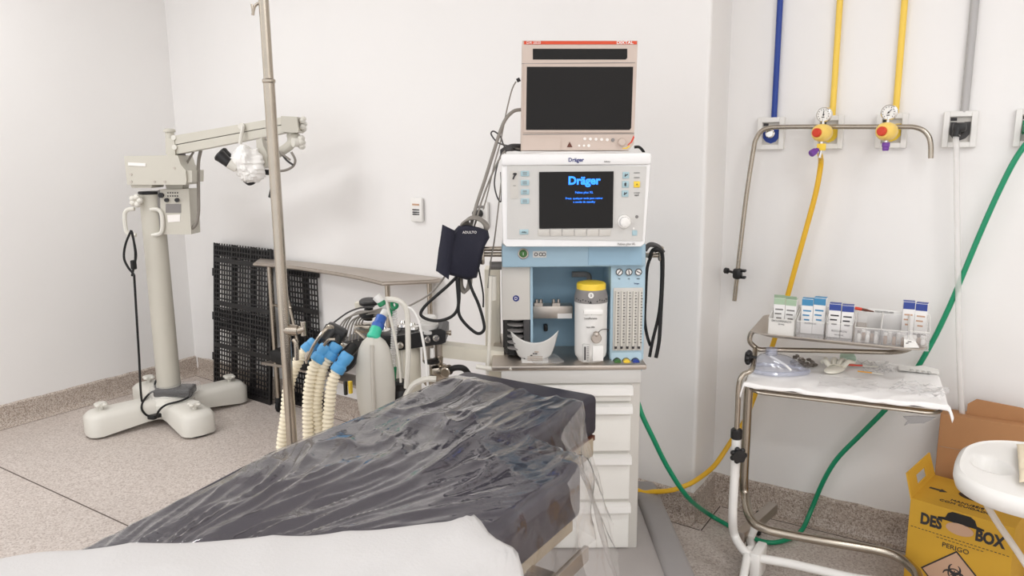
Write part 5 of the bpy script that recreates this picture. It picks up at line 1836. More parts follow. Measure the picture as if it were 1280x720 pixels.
def tray_cloth(u, v):
    x = -0.315 + 0.632 * u
    y = -0.245 + 0.468 * v
    z = 0.006 + 0.004 * nz(x * 16, y * 16, 4) + 0.007 * max(0, ridged(x * 8, y * 9, 5) - 0.35)
    hx, hy = 0.286, 0.222
    if abs(x) > hx:
        d = abs(x) - hx
        z -= d * (1.1 if x > 0 else 1.5)
        x = math.copysign(hx + d * 0.35 + 0.004 * nz(y * 20, d * 20, 2), x)
    if y < -hy:
        d = -hy - y
        z -= d * 0.5 + 0.003 * nz(x * 14, d * 30, 3)
        y = -hy - d * 0.12
    elif y > hy:
        y = hy
    return ta(x, y, z)


cl = MB().grid(tray_cloth, 90, 70, 0.002).build('tray_cloth', 'tray_linen', None, ang=180)
tag(cl, 'white cloth covering the lower tray and hanging over its ends', 'tray cloth')
mb = MB()
fl_ = [ta(0.21, -0.225, -0.03), ta(0.255, -0.228, -0.028), ta(0.225, -0.232, -0.048), ta(0.185, -0.234, -0.055), ta(0.175, -0.234, -0.062), ta(0.183, -0.232, -0.047), ta(0.17, -0.23, -0.036)]
mb.prism(fl_, [p + AY * 0.004 for p in fl_])
mb.build('torn_edge', 'mid_grey', cl)

# things lying on the cloth
TZ = TA.z + 0.012
mk = thing('oxygen_mask', 'clear face mask lying on the white cloth near its black-knobbed end', 'face mask', onz(962, 464, TZ))
mb = MB()
mc = onz(974, 465, TZ)
mr = Matrix.Rotation(math.radians(22), 3, 'Z')


def mask_pt(u, v):
    a = 2 * PI * u
    r = (1 - v) ** 0.75
    h = 0.055 * (1 - (1 - v) ** 1.8)
    x = 0.088 * math.cos(a) * (0.24 + 0.76 * r) - 0.028 * v
    y = 0.052 * math.sin(a) * (0.26 + 0.74 * r) * (1 - 0.25 * math.cos(a))
    return mc + mr @ V((x, y, h + 0.006))


mb.grid(mask_pt, 32, 10)
mb.build('mask_cone', 'mask_plastic', mk, noflip=True, ang=180)
mb = MB()
ring = [mc + mr @ V((0.092 * math.cos(t), 0.055 * math.sin(t) * (1 - 0.25 * math.cos(t)), 0.008)) for t in [2 * PI * i / 32 for i in range(33)]]
mb.tube(ring, 0.008, smooth=False)
mb.build('cushion_rim', 'mask_plastic', mk)
pt = mc + mr @ V((-0.028, 0, 0.058))
MB().lathe([(0.018, 0), (0.021, 0.004), (0.019, 0.008), (0.0185, 0.024), (0.016, 0.024), (0.016, 0.006)], pt, seg=22).build('port', 'mask_plastic', mk)
mb = MB().tube([pt + V((0.0, -0.016, 0.0)), mc + mr @ V((0.01, -0.032, 0.035)), mc + mr @ V((0.03, -0.038, 0.018))], 0.004)
mb.build('strap', 'white_plastic', mk)
mb = MB()
kc = onz(1000, 452, TZ + 0.015)
for k in range(26):
    a = random.uniform(0, 2 * PI)
    r = random.uniform(0, 1) ** 0.5
    mb.box(kc + V((0.045 * r * math.cos(a) + 0.01, 0.03 * r * math.sin(a), random.uniform(-0.012, 0.016))), (0.016, 0.011, 0.009), rot=Matrix.Rotation(random.uniform(0, 3), 3, 'Z') @ Matrix.Rotation(random.uniform(-0.8, 0.8), 3, 'X'), bev=0.003)
tag(mb.build('electrode_harness', 'foil_grey'), 'small dark grey crumpled harness lying behind the clear mask', 'harness')
gl = thing('rubber_glove', 'limp cream glove lying across the back of the white tray cloth', 'glove', onz(1043, 452, TZ))
mb = MB()
gp = onz(1043, 462, TZ + 0.008)
mb.sphere(gp, 0.032, 0.8, 1.6, 0.3, seg=18, rot=Matrix.Rotation(-0.3, 3, 'Z'))
mb.build('palm', 'glove', gl)
for k, (ang, L) in enumerate(((0.55, 0.045), (0.2, 0.058), (-0.05, 0.062), (-0.35, 0.055), (1.1, 0.04))):
    d = V((-math.sin(ang - 0.1), math.cos(ang - 0.1), 0))
    s_ = gp + d * 0.035 + V((0.012 * (2 - k) * -0.5, 0, 0.004))
    MB().tube([s_, s_ + d * L * 0.5 + V((0, 0, 0.014)), s_ + d * L + V((0.004, 0, 0.006))], 0.009, rf=lambda i, n: 0.009 * (1 - 0.3 * i / n), seg=10).build('finger', 'glove', gl)
gp2 = onz(1060, 447, TZ + 0.012)
mb = MB().box(gp2, (0.05, 0.045, 0.022), rot=Matrix.Rotation(0.3, 3, 'Z'), bev=0.009)
bmesh.ops.subdivide_edges(mb.bm, edges=mb.bm.edges[:], cuts=2, use_grid_fill=True)
for v in mb.bm.verts:
    v.co.z += 0.006 * nz(v.co.x * 60, v.co.y * 60, 2)
tag(mb.build('gauze_pad', 'pale_green'), 'pale green and white gauze pad beside the cream glove', 'gauze pad')


def wrapper(nm, px, py, w, h, rot, lab, m_='crumpled_clear', amp=0.02, cat='wrapper'):
    c = onz(px, py, TZ)
    mb = MB()
    r = Matrix.Rotation(rot, 3, 'Z')
    mb.grid(lambda u, v: c + r @ V(((u - 0.5) * w + 0.008 * nz(u * 6, v * 6, px), (v - 0.5) * h, 0.002 + amp * abs(nz(u * 5, v * 4, px * 0.7)) + 0.5 * amp * abs(nz(u * 12, v * 9, py)))), 22, 18, 0.0008)
    return tag(mb.build(nm, m_, None, ang=25), lab, cat)


wrapper('clear_wrapper', 1095, 462, 0.10, 0.11, 0.4, 'crumpled clear wrapper at the back of the white tray cloth past the two thin tubes', amp=0.022)
wrapper('clear_wrapper', 1150, 489, 0.14, 0.12, -0.2, 'crumpled clear bag near the far end of the white tray cloth', amp=0.022)
wrapper('paper_sleeve', 1060, 480, 0.17, 0.12, 0.15, 'milky wrapper lying flat along the front edge of the white tray cloth', 'crumpled_clear', 0.008)
o = wrapper('printed_sheet', 1148, 463, 0.12, 0.07, 0.14, 'white folded sheet with four faint grey marks on the tray cloth', 'paper_white', 0.003, 'sheet')
mb = MB()
for k in range(4):
    c = onz(1140 + k * 7.2, 462.5 + k * 0.9, TZ + 0.008)
    mb.box(c, (0.009, 0.022, 0.0015), rot=Matrix.Rotation(0.3, 3, 'Z'))
mb.build('print', 'panel_grey', o)
a, b = onz(1057, 456, TZ + 0.014), onz(1078, 457, TZ + 0.014)
o = thing('catheter', 'thin catheter with red mark lying in its clear sleeve on the tray cloth', 'catheter', onz(1067, 457, TZ))
MB().cyl(a, b, 0.0028, seg=10).build('red_mark', 'red', o)
MB().cyl(b, onz(1098, 459, TZ + 0.014), 0.0026, seg=10).build('tube', 'tube_milky', o)
o = thing('catheter', 'thin catheter with yellow mark lying in front of the red-marked one', 'catheter', onz(1085, 465, TZ))
MB().cyl(onz(1072, 464, TZ + 0.012), onz(1090, 466, TZ + 0.012), 0.0022, seg=10).build('yellow_mark', 'straw_orange', o)
MB().cyl(onz(1090, 466, TZ + 0.012), onz(1104, 468, TZ + 0.012), 0.0024, seg=10).build('tube', 'tube_milky', o)

# ------------------------------------------------------------------ white stand with the upper steel tray
TB = V((-0.395, 2.635, 0.845))
RB = math.radians(5)
BXv, BYv = V((math.cos(RB), math.sin(RB), 0)), V((-math.sin(RB), math.cos(RB), 0))
tbp = lambda x, y, z=0.0: TB + BXv * x + BYv * y + V((0, 0, z))
sb = thing('instrument_stand', 'white-legged instrument stand with black knobs holding the upper steel tray of medicines', 'instrument stand', at(917, 600, 2.3))
sb.location.z = 0
WM[sb.name] = Matrix.Translation(sb.location)
mb = MB()
tray(mb, tbp, 0.225, 0.125, 0.04, 0.016, 0.030, 0.006)
mb.build('tray', 'steel_dull', sb)
mb = MB()
fr_ = [tbp(-0.255, -0.10, 0.008), tbp(-0.265, -0.10, -0.005), tbp(-0.266, -0.10, -0.03), onz(944, 434, 0.795), onz(950, 437, 0.79), onz(965, 437.3, 0.79), onz(1040, 438.5, 0.79), onz(1095, 440, 0.79), onz(1118, 440, 0.80), onz(1134, 437, 0.82), tbp(0.235, -0.02, 0.0)]
mb.tube(fr_, 0.0085, seg=12)
mb.build('tray_frame', 'steel', sb)
kc = onz(938, 447, 0.78)
mb = MB().cyl(kc + BXv * 0.02, kc, 0.008)
for j in range(6):
    t = j * PI / 3
    mb.sphere(kc + V((0, 0, 0.016 * math.sin(t))) + BYv * 0.016 * math.cos(t) - BXv * 0.006, 0.010, seg=10)
mb.cyl(kc - BXv * 0.016, kc + BXv * 0.005, 0.018)
mb.build('clamp_knob', 'black_plastic', sb)
wp = at(918, 600, 2.3)
rod = [V((wp.x, wp.y, 0.5)), V((wp.x, wp.y, 0.62)), V((wp.x, wp.y, 0.71)), V((wp.x + 0.008, wp.y + 0.01, 0.745)), V((wp.x + 0.03, wp.y + 0.04, 0.762)), onz(944, 436, 0.79)]
MB().tube(rod, 0.0085, seg=14).build('rod', 'steel', sb)
MB().lathe([(0.0155, 0), (0.019, 0.004), (0.019, 0.03), (0.015, 0.034)], V((wp.x, wp.y, 0.53)), seg=20).build('rod_collar', 'black_plastic', sb)
wt = [V((wp.x, wp.y, 0.55)), V((wp.x, wp.y, 0.4)), V((wp.x, wp.y, 0.26)), onz(918, 668, 0.17), onz(930, 688, 0.14), onz(948, 697, 0.13), onz(990, 705, 0.13), onz(1063, 722, 0.13), onz(1110, 733, 0.13), V((-0.22, 2.18, 0.10))]
wf = MB().tube(wt, 0.0145, seg=16).build('frame_tube', 'white_enamel', sb)
kc = V((wp.x, wp.y, 0.0)) - FH * 0.03 + V((0, 0, 0.485))
mb = MB().cyl(kc + FH * 0.03, kc, 0.008)
for j in range(7):
    t = j * 2 * PI / 7
    mb.sphere(kc + V((0, 0, 0.020 * math.sin(t))) + R0 * 0.020 * math.cos(t), 0.009, seg=10)
mb.cyl(kc - FH * 0.012, kc + FH * 0.006, 0.021)
mb.build('height_knob', 'black_plastic', sb)
lb_ = onz(935, 690, 0.135)
mb = MB().tube([lb_ + V((-0.035, 0.16, -0.04)), lb_ + V((0.0, 0.05, -0.01)), lb_, lb_ + V((0.015, -0.10, -0.03)), lb_ + V((0.03, -0.22, -0.06))], 0.0135, seg=14)
mb.build('base_leg', 'white_enamel', sb)
mb = MB().box(lb_ + V((0.03, 0.02, -0.035)), (0.032, 0.10, 0.1), bev=0.006)
mb.build('base_bracket', 'white_enamel', sb)
for p in (lb_ + V((-0.037, 0.17, 0)), lb_ + V((0.032, -0.225, 0)), V((-0.22, 2.16, 0))):
    mb = MB().torus((p.x, p.y, 0.034), 0.023, 0.011, (1, 0.2, 0), 20)
    mb.cyl((p.x - 0.01, p.y, 0.034), (p.x + 0.01, p.y, 0.034), 0.022)
    mb.cyl((p.x, p.y, 0.055), (p.x, p.y, 0.085), 0.012)
    mb.build('caster', 'black_rubber', sb)

# clear sorting bins and medicine cartons on the upper tray
BZT = 0.0015


def bin_(x, y, w, d, h, lab, words=None, tint='clear_plastic'):
    """open clear bin with a low front"""
    o = thing('storage_bin', lab, 'storage bin', tbp(x, y, BZT), RB, 'clear storage bins on the upper tray')
    t = 0.002
    mb = MB()
    mb.box((0, 0, t / 2), (w, d, t))
    mb.box((0, d / 2 - t / 2, h / 2), (w, t, h))
    for s in (-1, 1):
        a = s * (w / 2 - t / 2)
        mb.prism([(a - t / 2, -d / 2, 0), (a - t / 2, d / 2, 0), (a - t / 2, d / 2, h), (a - t / 2, -d / 2 + 0.012, h * 0.72), (a - t / 2, -d / 2, h * 0.70)],
                 [(a + t / 2, -d / 2, 0), (a + t / 2, d / 2, 0), (a + t / 2, d / 2, h), (a + t / 2, -d / 2 + 0.012, h * 0.72), (a + t / 2, -d / 2, h * 0.70)])
    mb.box((0, -d / 2 + t / 2, h * 0.35), (w, t, h * 0.7))
    mb.build('bin_body', tint, o, local=True, flat=True)
    mb = MB()
    mb.tube([(-w / 2, d / 2, h), (-w / 2, -d / 2 + 0.012, h * 0.72), (-w / 2, -d / 2, h * 0.7), (w / 2, -d / 2, h * 0.7), (w / 2, -d / 2 + 0.012, h * 0.72), (w / 2, d / 2, h)], 0.0016, smooth=False)
    mb.build('bin_edge', 'milky_plastic', o, local=True)
    for wd, fz, sz in (words or []):
        text('bin_lettering', wd, sz, 'text_dark', o, (0, -d / 2 - 0.0008, h * fz), (1, 0, 0), (0, 0, 1), local=True, ext=0.0003)
    return o


def carton(x, y, w, d, h, z, lab, top, side='carton_white', lines='text_grey', words=None, rot=0.0, flaps=False):
    o = thing('medicine_carton', lab, 'carton', tbp(x, y, z), RB + rot, 'medicine cartons on the upper tray')
    mb = MB().box((0, 0, h / 2), (w, d, h), bev=0.0008, seg=1)
    mb.build('carton_body', side, o, local=True, flat=True)
    mb = MB()
    mb.box((0, -d / 2 - 0.0004, h * 0.90), (w * 0.98, 0.0008, h * 0.18))
    mb.box((0, 0, h + 0.0004), (w * 0.98, d * 0.96, 0.0008))
    if flaps:
        mb.prism([(-w / 2, -d / 2, h), (w / 2, -d / 2, h), (w / 2, -d / 2 - 0.008, h + 0.012), (-w / 2, -d / 2 - 0.008, h + 0.012)], [(-w / 2, -d / 2 + 0.0008, h), (w / 2, -d / 2 + 0.0008, h), (w / 2, -d / 2 - 0.007, h + 0.0125), (-w / 2, -d / 2 - 0.007, h + 0.0125)])
    mb.build('coloured_top', top, o, local=True, flat=True)
    mb = MB()
    for k in range(3):
        mb.box((-w * 0.08 * (k % 2), -d / 2 - 0.0005, h * (0.66 - 0.13 * k)), (w * (0.7 - 0.12 * k), 0.0008, h * 0.04))
    mb.build('print', lines, o, local=True, flat=True)
    return o


# tray coordinates: x along, y across (negative = towards the room)
bin_(-0.165, -0.045, 0.082, 0.15, 0.085, 'clear bin with white packets, nearest to the raised knobbed end of the tray', (('DICLOFENACO', 0.62, 0.009), ('50 MG', 0.50, 0.007)), 'milky_plastic')
carton(-0.185, -0.035, 0.036, 0.03, 0.115, BZT + 0.003, 'tall white carton with green-edged open flaps in the first bin', 'carton_green', words=None, rot=0.1, flaps=True)
carton(-0.146, -0.030, 0.036, 0.03, 0.112, BZT + 0.003, 'white carton with green-edged flaps beside the tall one, nearer to the blue cartons', 'carton_green', rot=-0.08, flaps=True)
bin_(-0.075, -0.045, 0.084, 0.15, 0.085, 'clear bin holding the two cartons with sky-blue tops', (('ALFENTAL', 0.64, 0.008),))
carton(-0.095, -0.030, 0.036, 0.03, 0.118, BZT + 0.003, 'white carton with sky-blue top in the second bin, next to the green-flapped ones', 'carton_blue', lines='carton_blue')
carton(-0.056, -0.028, 0.038, 0.03, 0.124, BZT + 0.003, 'taller white carton with sky-blue top next to the indigo-topped carton', 'carton_blue', lines='carton_blue', rot=-0.1)
bin_(0.012, -0.045, 0.078, 0.15, 0.09, 'clear bin with a printed front label below the indigo-topped carton', (('ROCURON', 0.42, 0.009), ('MATERIAL', 0.28, 0.006)))
carton(-0.008, -0.05, 0.036, 0.03, 0.112, BZT + 0.003, 'dark-printed white carton with indigo top, half of a pair in the third bin', 'carton_indigo', lines='text_dark')
carton(0.030, -0.05, 0.036, 0.03, 0.110, BZT + 0.003, 'dark-printed white carton with indigo-blue top beside the red pen', 'carton_indigo', lines='text_dark', rot=0.05)
bin_(0.094, -0.045, 0.074, 0.15, 0.08, 'clear bin of small brown and white vials beside the printed bin')
bin_(0.170, -0.045, 0.074, 0.15, 0.08, 'clear bin of vials in front of the paper note')
bin_(0.238, -0.045, 0.056, 0.15, 0.085, 'clear bin holding the pair of purple-topped cartons at the flared end', (('PROPOFOL', 0.60, 0.007),))
carton(0.205, 0.035, 0.034, 0.03, 0.125, BZT, 'white carton with purple-blue top, nearer to the bins of vials', 'carton_indigo', lines='carton_pink', rot=0.05)
carton(0.243, 0.035, 0.034, 0.03, 0.122, BZT, 'white carton with purple-blue top, nearer to the flared end of the tray', 'carton_indigo', lines='carton_pink', rot=-0.12)
random.seed(3)
vi = 0
for bx, cnt in ((0.094, 5), (0.170, 5), (0.238, 3)):
    for k in range(cnt):
        x = bx + (k - (cnt - 1) / 2) * 0.0125
        y = -0.085 + 0.02 * (k % 2)
        o = thing('vial', 'small glass vial among the others in the clear bins', 'vial', tbp(x, y, BZT + 0.0025), 0, 'small vials in the clear bins')
        MB().lathe([(0.0052, 0), (0.0058, 0.001), (0.0058, 0.022), (0.004, 0.026), (0.004, 0.03)], seg=12).build('glass', 'pill_brown' if (k + vi) % 2 else 'white_plastic', o, local=True)
        MB().lathe([(0.005, 0.028), (0.0055, 0.029), (0.0055, 0.036)], seg=12).build('vial_cap', 'white_plastic' if (k + vi) % 3 else 'foil_grey', o, local=True)
    vi += 1
o = thing('pen', 'red marker pen lying across the bins beside the indigo-topped carton', 'pen', tbp(0.055, 0.0, 0.09))
a, b = tbp(0.048, -0.01, 0.098), tbp(0.105, -0.005, 0.090)
MB().lathe([(0.003, 0), (0.0046, 0.004), (0.0046, 0.035), (0.0036, 0.04), (0.002, (b - a).length)], a, b - a, 12).build('barrel', 'brown_wood', o)
MB().lathe([(0.0052, 0), (0.0054, 0.02), (0.004, 0.022)], a, b - a, 12).build('pen_cap', 'red', o)
o = thing('paper_note', 'small white paper note with dark lettering standing behind the vial bins', 'paper note', tbp(0.135, 0.04, BZT))
MB().prism([tbp(0.085, 0.035, BZT), tbp(0.19, 0.035, BZT), tbp(0.188, 0.045, 0.088), tbp(0.087, 0.045, 0.092)], [tbp(0.085, 0.036, BZT), tbp(0.19, 0.036, BZT), tbp(0.188, 0.046, 0.088), tbp(0.087, 0.046, 0.092)]).build('sheet', 'white_plastic', o, flat=True)
text('lettering', 'MIDAZOLAM', 0.0095, 'text_dark', o, tbp(0.135, 0.0415, 0.082), BXv, (0, 0.1, 1), ext=0.0004)
pp_ = [tbp(0.262, -0.10, 0.006), tbp(0.268, -0.02, 0.03), tbp(0.248, 0.0, 0.03), tbp(0.236, -0.06, 0.006)]
cpts = [onz(1130, 434, 0.862), onz(1149, 434, 0.866), onz(1139, 418, 0.885), onz(1130, 420, 0.885)]
o = MB().prism(cpts, [p - V((0, 0, 0.0015)) for p in cpts]).build('card', 'paper_white', None, flat=True)
tag(o, 'white printed card leaning in the flared end of the upper tray', 'card')
mb = MB()
for k, (x, y) in enumerate(((1133, 424), (1137, 427), (1134, 429))):
    mb.box(onz(x, y, 0.8755), (0.010, 0.004, 0.002), rot=Matrix.Rotation(0.6 * k, 3, 'Z'))
mb.build('print', 'text_grey', o)

# ------------------------------------------------------------------ yellow sharps carton
c0, c1, c2 = V((-0.132, 2.549, 0)), V((0.143, 2.489, 0)), V((-0.087, 2.791, 0))
sx_, sy_ = (c1 - c0).normalized(), None
sy_ = V((-sx_.y, sx_.x, 0))
SW, SD, SH = 0.285, 0.245, 0.36
sc = thing('sharps_container', 'yellow cardboard sharps container with black lettering and a biohazard diamond', 'sharps container', c0 + sx_ * SW / 2 + sy_ * SD / 2, math.atan2(sx_.y, sx_.x))
L_ = dict(local=True)
mb = MB().box((0, 0, SH / 2), (SW, SD, SH), bev=0.003)
bx = mb.build('carton_body', 'carton_yellow', sc, **L_)
# side flap with a hand hole, standing up along one edge of the top
mb = MB()
fx = -SW / 2
z0, z1 = SH - 0.004, SH + 0.075
a, b = -SD / 2, SD / 2
off = -0.022
for y0, y1, h0, h1 in ((a, -0.045, 0, 1), (0.045, b, 0, 1), (-0.045, 0.045, 0, 0.28), (-0.045, 0.045, 0.66, 1)):
    p = lambda y, h, t: V((fx + off * h + t, y * (1 - 0.05 * h), z0 + (z1 - z0) * h))
    mb.prism([p(y0, h0, 0), p(y1, h0, 0), p(y1, h1, 0), p(y0, h1, 0)], [p(y0, h0, 0.004), p(y1, h0, 0.004), p(y1, h1, 0.004), p(y0, h1, 0.004)])
mb.build('handle_flap', 'carton_yellow', sc, local=True, flat=True)
yf = -SD / 2 - 0.0008
zt_ = SH + 0.0008
# lettering and marks on the front
text('lettering', 'DES', 0.050, 'text_dark', bx, (-0.078, yf, SH - 0.058), (1, 0, 0.0), (0, 0, 1), bold=0.0022, sx=0.72, **L_)
text('lettering', 'BOX', 0.050, 'text_dark', bx, (0.082, yf, SH - 0.058), (1, 0, 0.0), (0, 0, 1), bold=0.0022, sx=0.72, **L_)
tb_ = [(-0.022, -0.006), (-0.034, -0.014), (-0.040, -0.030), (-0.060, -0.034), (-0.060, -0.039), (0.066, -0.039), (0.066, -0.034), (0.046, -0.030), (0.040, -0.014), (0.028, -0.006)]
mb = MB().prism([(x, yf - 0.001, SH + z) for x, z in tb_], [(x, yf + 0.001, SH + z) for x, z in tb_])
mb.build('hand_slot', 'black_plastic', bx, local=True, flat=True)
mb = MB()
n = 18
mb.prism([(0.038 * math.cos(2 * PI * i / n) + 0.002, yf - 0.002, SH - 0.056 + 0.019 * math.sin(2 * PI * i / n)) for i in range(n)], [(0.038 * math.cos(2 * PI * i / n) + 0.002, yf + 0.001, SH - 0.056 + 0.019 * math.sin(2 * PI * i / n)) for i in range(n)])
mb.build('slot_lining', 'carton_pink', bx, **L_)
mb = MB()
for k in range(26):
    mb.box((-SW / 2 + 0.012 + k * 0.0105, yf, SH - 0.093), (0.006, 0.001, 0.0018))
for k in range(12):
    mb.box((-0.055 + k * 0.011, yf, SH - 0.103), (0.007, 0.001, 0.0016))
mb.build('dashed_line', 'text_dark', bx, local=True, flat=True)
text('lettering', 'PERIGO', 0.022, 'text_dark', bx, (-0.004, yf, SH - 0.122), (1, 0, 0), (0, 0, 1), **L_)
dc = V((0.0, yf, SH - 0.222))
for nm, m_, r, dy in (('diamond_border', 'text_dark', 0.094, 0.0), ('diamond_field', 'carton_pink', 0.088, -0.0008)):
    q = [(r, 0), (0, r), (-r, 0), (0, -r)]
    MB().prism([(dc.x + x, yf + dy - 0.0006, dc.z + z) for x, z in q], [(dc.x + x, yf + 0.001, dc.z + z) for x, z in q]).build(nm, m_, bx, local=True, flat=True)
mb = MB()
bcz = dc.z + 0.016
for k in range(3):
    t = PI / 2 + k * 2 * PI / 3
    cx, cz = dc.x + 0.017 * math.cos(t), bcz + 0.017 * math.sin(t)
    pts = []
    for i in range(25):
        a_ = t + 0.55 + (2 * PI - 1.1) * i / 24
        pts.append(V((cx + 0.0155 * math.cos(a_), yf - 0.0016, cz + 0.0155 * math.sin(a_))))
    mb.tube(pts, 0.004, smooth=False, seg=6, rf=lambda i, n: 0.0012 + 0.0034 * math.sin(PI * i / (n - 1)))
    mb.cyl((dc.x + 0.004 * math.cos(t + PI), yf - 0.0016, bcz + 0.004 * math.sin(t + PI)), (dc.x + 0.012 * math.cos(t), yf - 0.0016, bcz + 0.012 * math.sin(t)), 0.0016, seg=6)
mb.torus((dc.x, yf - 0.0016, bcz), 0.0165, 0.002, (0, 1, 0), 28)
for v in mb.bm.verts:
    v.co.y = yf - 0.0016 + (v.co.y - yf + 0.0016) * 0.3
mb.build('biohazard_sign', 'text_dark', bx, **L_)
text('lettering', 'RESÍDUO PERFURANTE', 0.0085, 'text_dark', bx, (0, yf - 0.0015, dc.z - 0.028), (1, 0, 0), (0, 0, 1), **L_)
text('lettering', 'INFECTANTE', 0.0085, 'text_dark', bx, (0, yf - 0.0015, dc.z - 0.039), (1, 0, 0), (0, 0, 1), **L_)
text('lettering', 'E', 0.012, 'text_dark', bx, (0, yf - 0.0015, dc.z - 0.068), (1, 0, 0), (0, 0, 1), **L_)
# top
for s in (-1, 1):
    pts = [(s * 0.122, -0.006), (s * 0.090, -0.006), (s * 0.090, -0.014), (s * 0.070, 0.0), (s * 0.090, 0.014), (s * 0.090, 0.006), (s * 0.122, 0.006)]
    MB().prism([(x, y - 0.0, zt_) for x, y in pts], [(x, y, zt_ - 0.002) for x, y in pts]).build('arrow', 'text_dark', bx, local=True, flat=True)
mb = MB()
mb.prism([(0.004 + 0.046 * math.cos(2 * PI * i / n), 0.02 + 0.03 * math.sin(2 * PI * i / n), zt_) for i in range(n)], [(0.004 + 0.046 * math.cos(2 * PI * i / n), 0.02 + 0.03 * math.sin(2 * PI * i / n), zt_ - 0.002) for i in range(n)])
mb.build('disposal_hole', 'black_plastic', bx, **L_)
mb = MB().box((0.004, 0.042, zt_ + 0.0005), (0.05, 0.008, 0.002))
mb.build('hole_tab', 'carton_pink', bx, **L_)
text('lettering', 'MANUSEIE', 0.020, 'text_dark', bx, (0, -0.052, zt_), (1, 0, 0), (0, 1, 0), **L_)
text('lettering', 'COM CUIDADO', 0.020, 'text_dark', bx, (0, -0.075, zt_), (1, 0, 0), (0, 1, 0), **L_)

# ------------------------------------------------------------------ brown carton propped behind it
bc = thing('cardboard_box', 'plain brown cardboard box standing against the wall behind the yellow container', 'cardboard box', (0.16, 2.86, 0))
mb = MB().box((0.145, 2.865, 0.283), (0.45, 0.075, 0.566), bev=0.003)
bb = mb.build('carton_body', 'cardboard', bc)
p = [(-0.005, 0.566), (0.165, 0.566), (0.175, 0.592), (0.15, 0.614), (0.02, 0.622), (-0.005, 0.60)]
mb = MB().prism([(x, 2.872, z) for x, z in p], [(x, 2.877, z) for x, z in p])
mb.build('tab', 'cardboard', bc, flat=True)
mb = MB().box((0.145, 2.826, 0.45), (0.44, 0.001, 0.002))
mb.build('crease', 'pill_brown', bc, flat=True)

# ------------------------------------------------------------------ white moulded basin at the edge of the frame
wb = thing('moulded_basin', 'white moulded plastic basin with an oval cup recess above the yellow container', 'basin', (0.24, 2.33, 0))
ol = [(-0.012, 2.253), (-0.009, 2.36), (0.008, 2.45), (0.055, 2.52), (0.146, 2.562), (0.30, 2.56), (0.42, 2.50), (0.465, 2.39), (0.44, 2.27), (0.36, 2.17), (0.25, 2.115), (0.14, 2.115), (0.06, 2.14), (0.01, 2.19)]
no = len(ol)
sm = []
for i in range(no):
    a, b, c, d = (V((*ol[(i + k) % no], 0)) for k in (-1, 0, 1, 2))
    for k in range(5):
        t = k / 5
        sm.append(0.5 * ((2 * b) + (c - a) * t + (2 * a - 5 * b + 4 * c - d) * t * t + (3 * b - a - 3 * c + d) * t ** 3))
ctr = V((0.22, 2.335, 0))
cup = onz(1239, 581, 0.6)


def sstep(a, b, x):
    t = max(0, min(1, (x - a) / (b - a)))
    return t * t * (3 - 2 * t)


def basin_z(p):
    d = p - V((cup.x, cup.y, 0))
    u, w = d.dot(R0), d.dot(FH)
    e = math.hypot(u / 0.043, w / 0.062)
    z = 0.6 - 0.045 * (1 - sstep(0.7, 1.08, e))
    e2 = math.hypot((p.x - 0.285) / 0.145, (p.y - 2.335) / 0.175)
    z -= 0.05 * (1 - sstep(0.72, 1.02, e2))
    return z


mb = MB()
rows = []
K = 44
for k in range(1, K + 1):
    rows.append([mb.bm.verts.new(V((q.x, q.y, basin_z(q) if k < K - 1 else 0.6 + (0.004 if k == K - 1 else 0)))) for q in [ctr + (p - ctr) * (k / K) for p in sm]])
for f, z in ((1.03, 0.594), (1.035, 0.575), (1.01, 0.555), (0.9, 0.545), (0.5, 0.535)):
    rows.append([mb.bm.verts.new(V(((ctr + (p - ctr) * f).x, (ctr + (p - ctr) * f).y, z))) for p in sm])
n = len(sm)
for r0, r1 in zip(rows, rows[1:]):
    for i in range(n):
        mb.bm.faces.new((r0[i], r0[(i + 1) % n], r1[(i + 1) % n], r1[i]))
mb.bm.faces.new(rows[0])
mb.bm.faces.new(list(reversed(rows[-1])))
wsh = mb.build('basin_shell', 'white_plastic', wb, ang=60)
MB().cyl((0.25, 2.33, 0.08), (0.25, 2.33, 0.545), 0.022, seg=18).build('post', 'white_enamel', wb)
MB().lathe([(0.16, 0.0), (0.17, 0.01), (0.165, 0.03), (0.05, 0.06), (0.03, 0.09)], (0.25 + 0.06, 2.25, 0), seg=28).build('foot', 'white_enamel', wb) if False else None
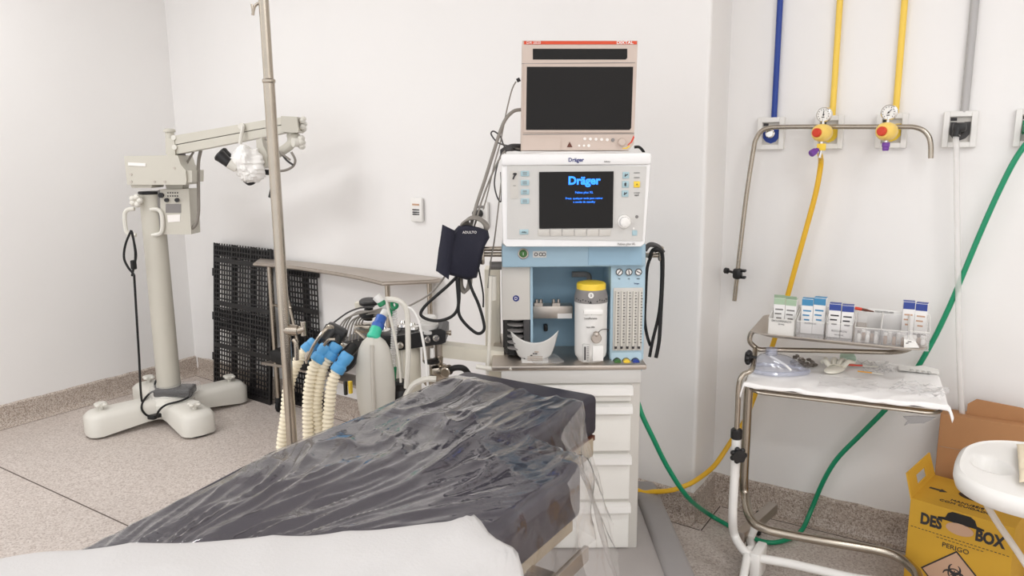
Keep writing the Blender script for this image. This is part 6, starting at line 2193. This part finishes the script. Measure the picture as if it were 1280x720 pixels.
for k in range(4):
    a = k * PI / 2 + 0.35
    d = V((math.cos(a), math.sin(a), 0))
    MB().tube([V((0.25, 2.33, 0.09)), V((0.25, 2.33, 0.085)) + d * 0.06, V((0.25, 2.33, 0.03)) + d * 0.17], 0.015).build('leg', 'white_enamel', wb)
bt = MB()
tc_ = V((0.30, 2.34, 0))


def towel(u, v):
    x = 0.125 + 0.27 * u
    y = 2.20 + 0.30 * v
    e = math.hypot((x - 0.285) / 0.17, (y - 2.335) / 0.19)
    z = basin_z(V((x, y, 0))) + 0.012 + 0.02 * abs(nz(u * 4, v * 4, 3)) + 0.012 * math.exp(-((e - 0.9) / 0.2) ** 2)
    return (x, y, z)


bt.grid(towel, 40, 40, 0.003)
tag(bt.build('folded_cloth', 'beige_cloth', None, ang=180), 'beige cloth lying in the white basin', 'cloth')

# ------------------------------------------------------------------ light: ceiling lamps and added ambient world fill, let in by leaving out the front wall
def lamp(x, y, w, h, power, col=(0.985, 0.992, 1.0)):
    l = bpy.data.lights.new('ceiling_lamp', 'AREA')
    l.shape = 'RECTANGLE'
    l.size, l.size_y = w, h
    l.energy = power
    l.color = col
    o = bpy.data.objects.new('ceiling_lamp', l)
    COL.objects.link(o)
    o.location = (x, y, ZC - 0.03)
    return o


for x, e in ((-3.5, 22), (-1.3, 9), (1.3, 25)):
    lamp(x, -0.9, 1.15, 0.3, e)
lamp(-3.4, 1.2, 1.15, 0.3, 17)
lamp(1.0, 1.2, 1.15, 0.3, 15)
lamp(2.2, 0.1, 1.15, 0.3, 16)  # unseen extra lamp, added only to brighten the dim lower right wall
w = bpy.data.worlds.new('world')
scene.world = w
w.use_nodes = True
w.node_tree.nodes['Background'].inputs['Color'].default_value = (0.985, 0.985, 1.0, 1)
w.node_tree.nodes['Background'].inputs["Strength"].default_value = 1.18
scene.view_settings.view_transform = 'Standard'
scene.view_settings.look = 'None'
scene.view_settings.gamma = 1
scene.view_settings.use_curve_mapping = False
scene.view_settings.exposure = 0.22
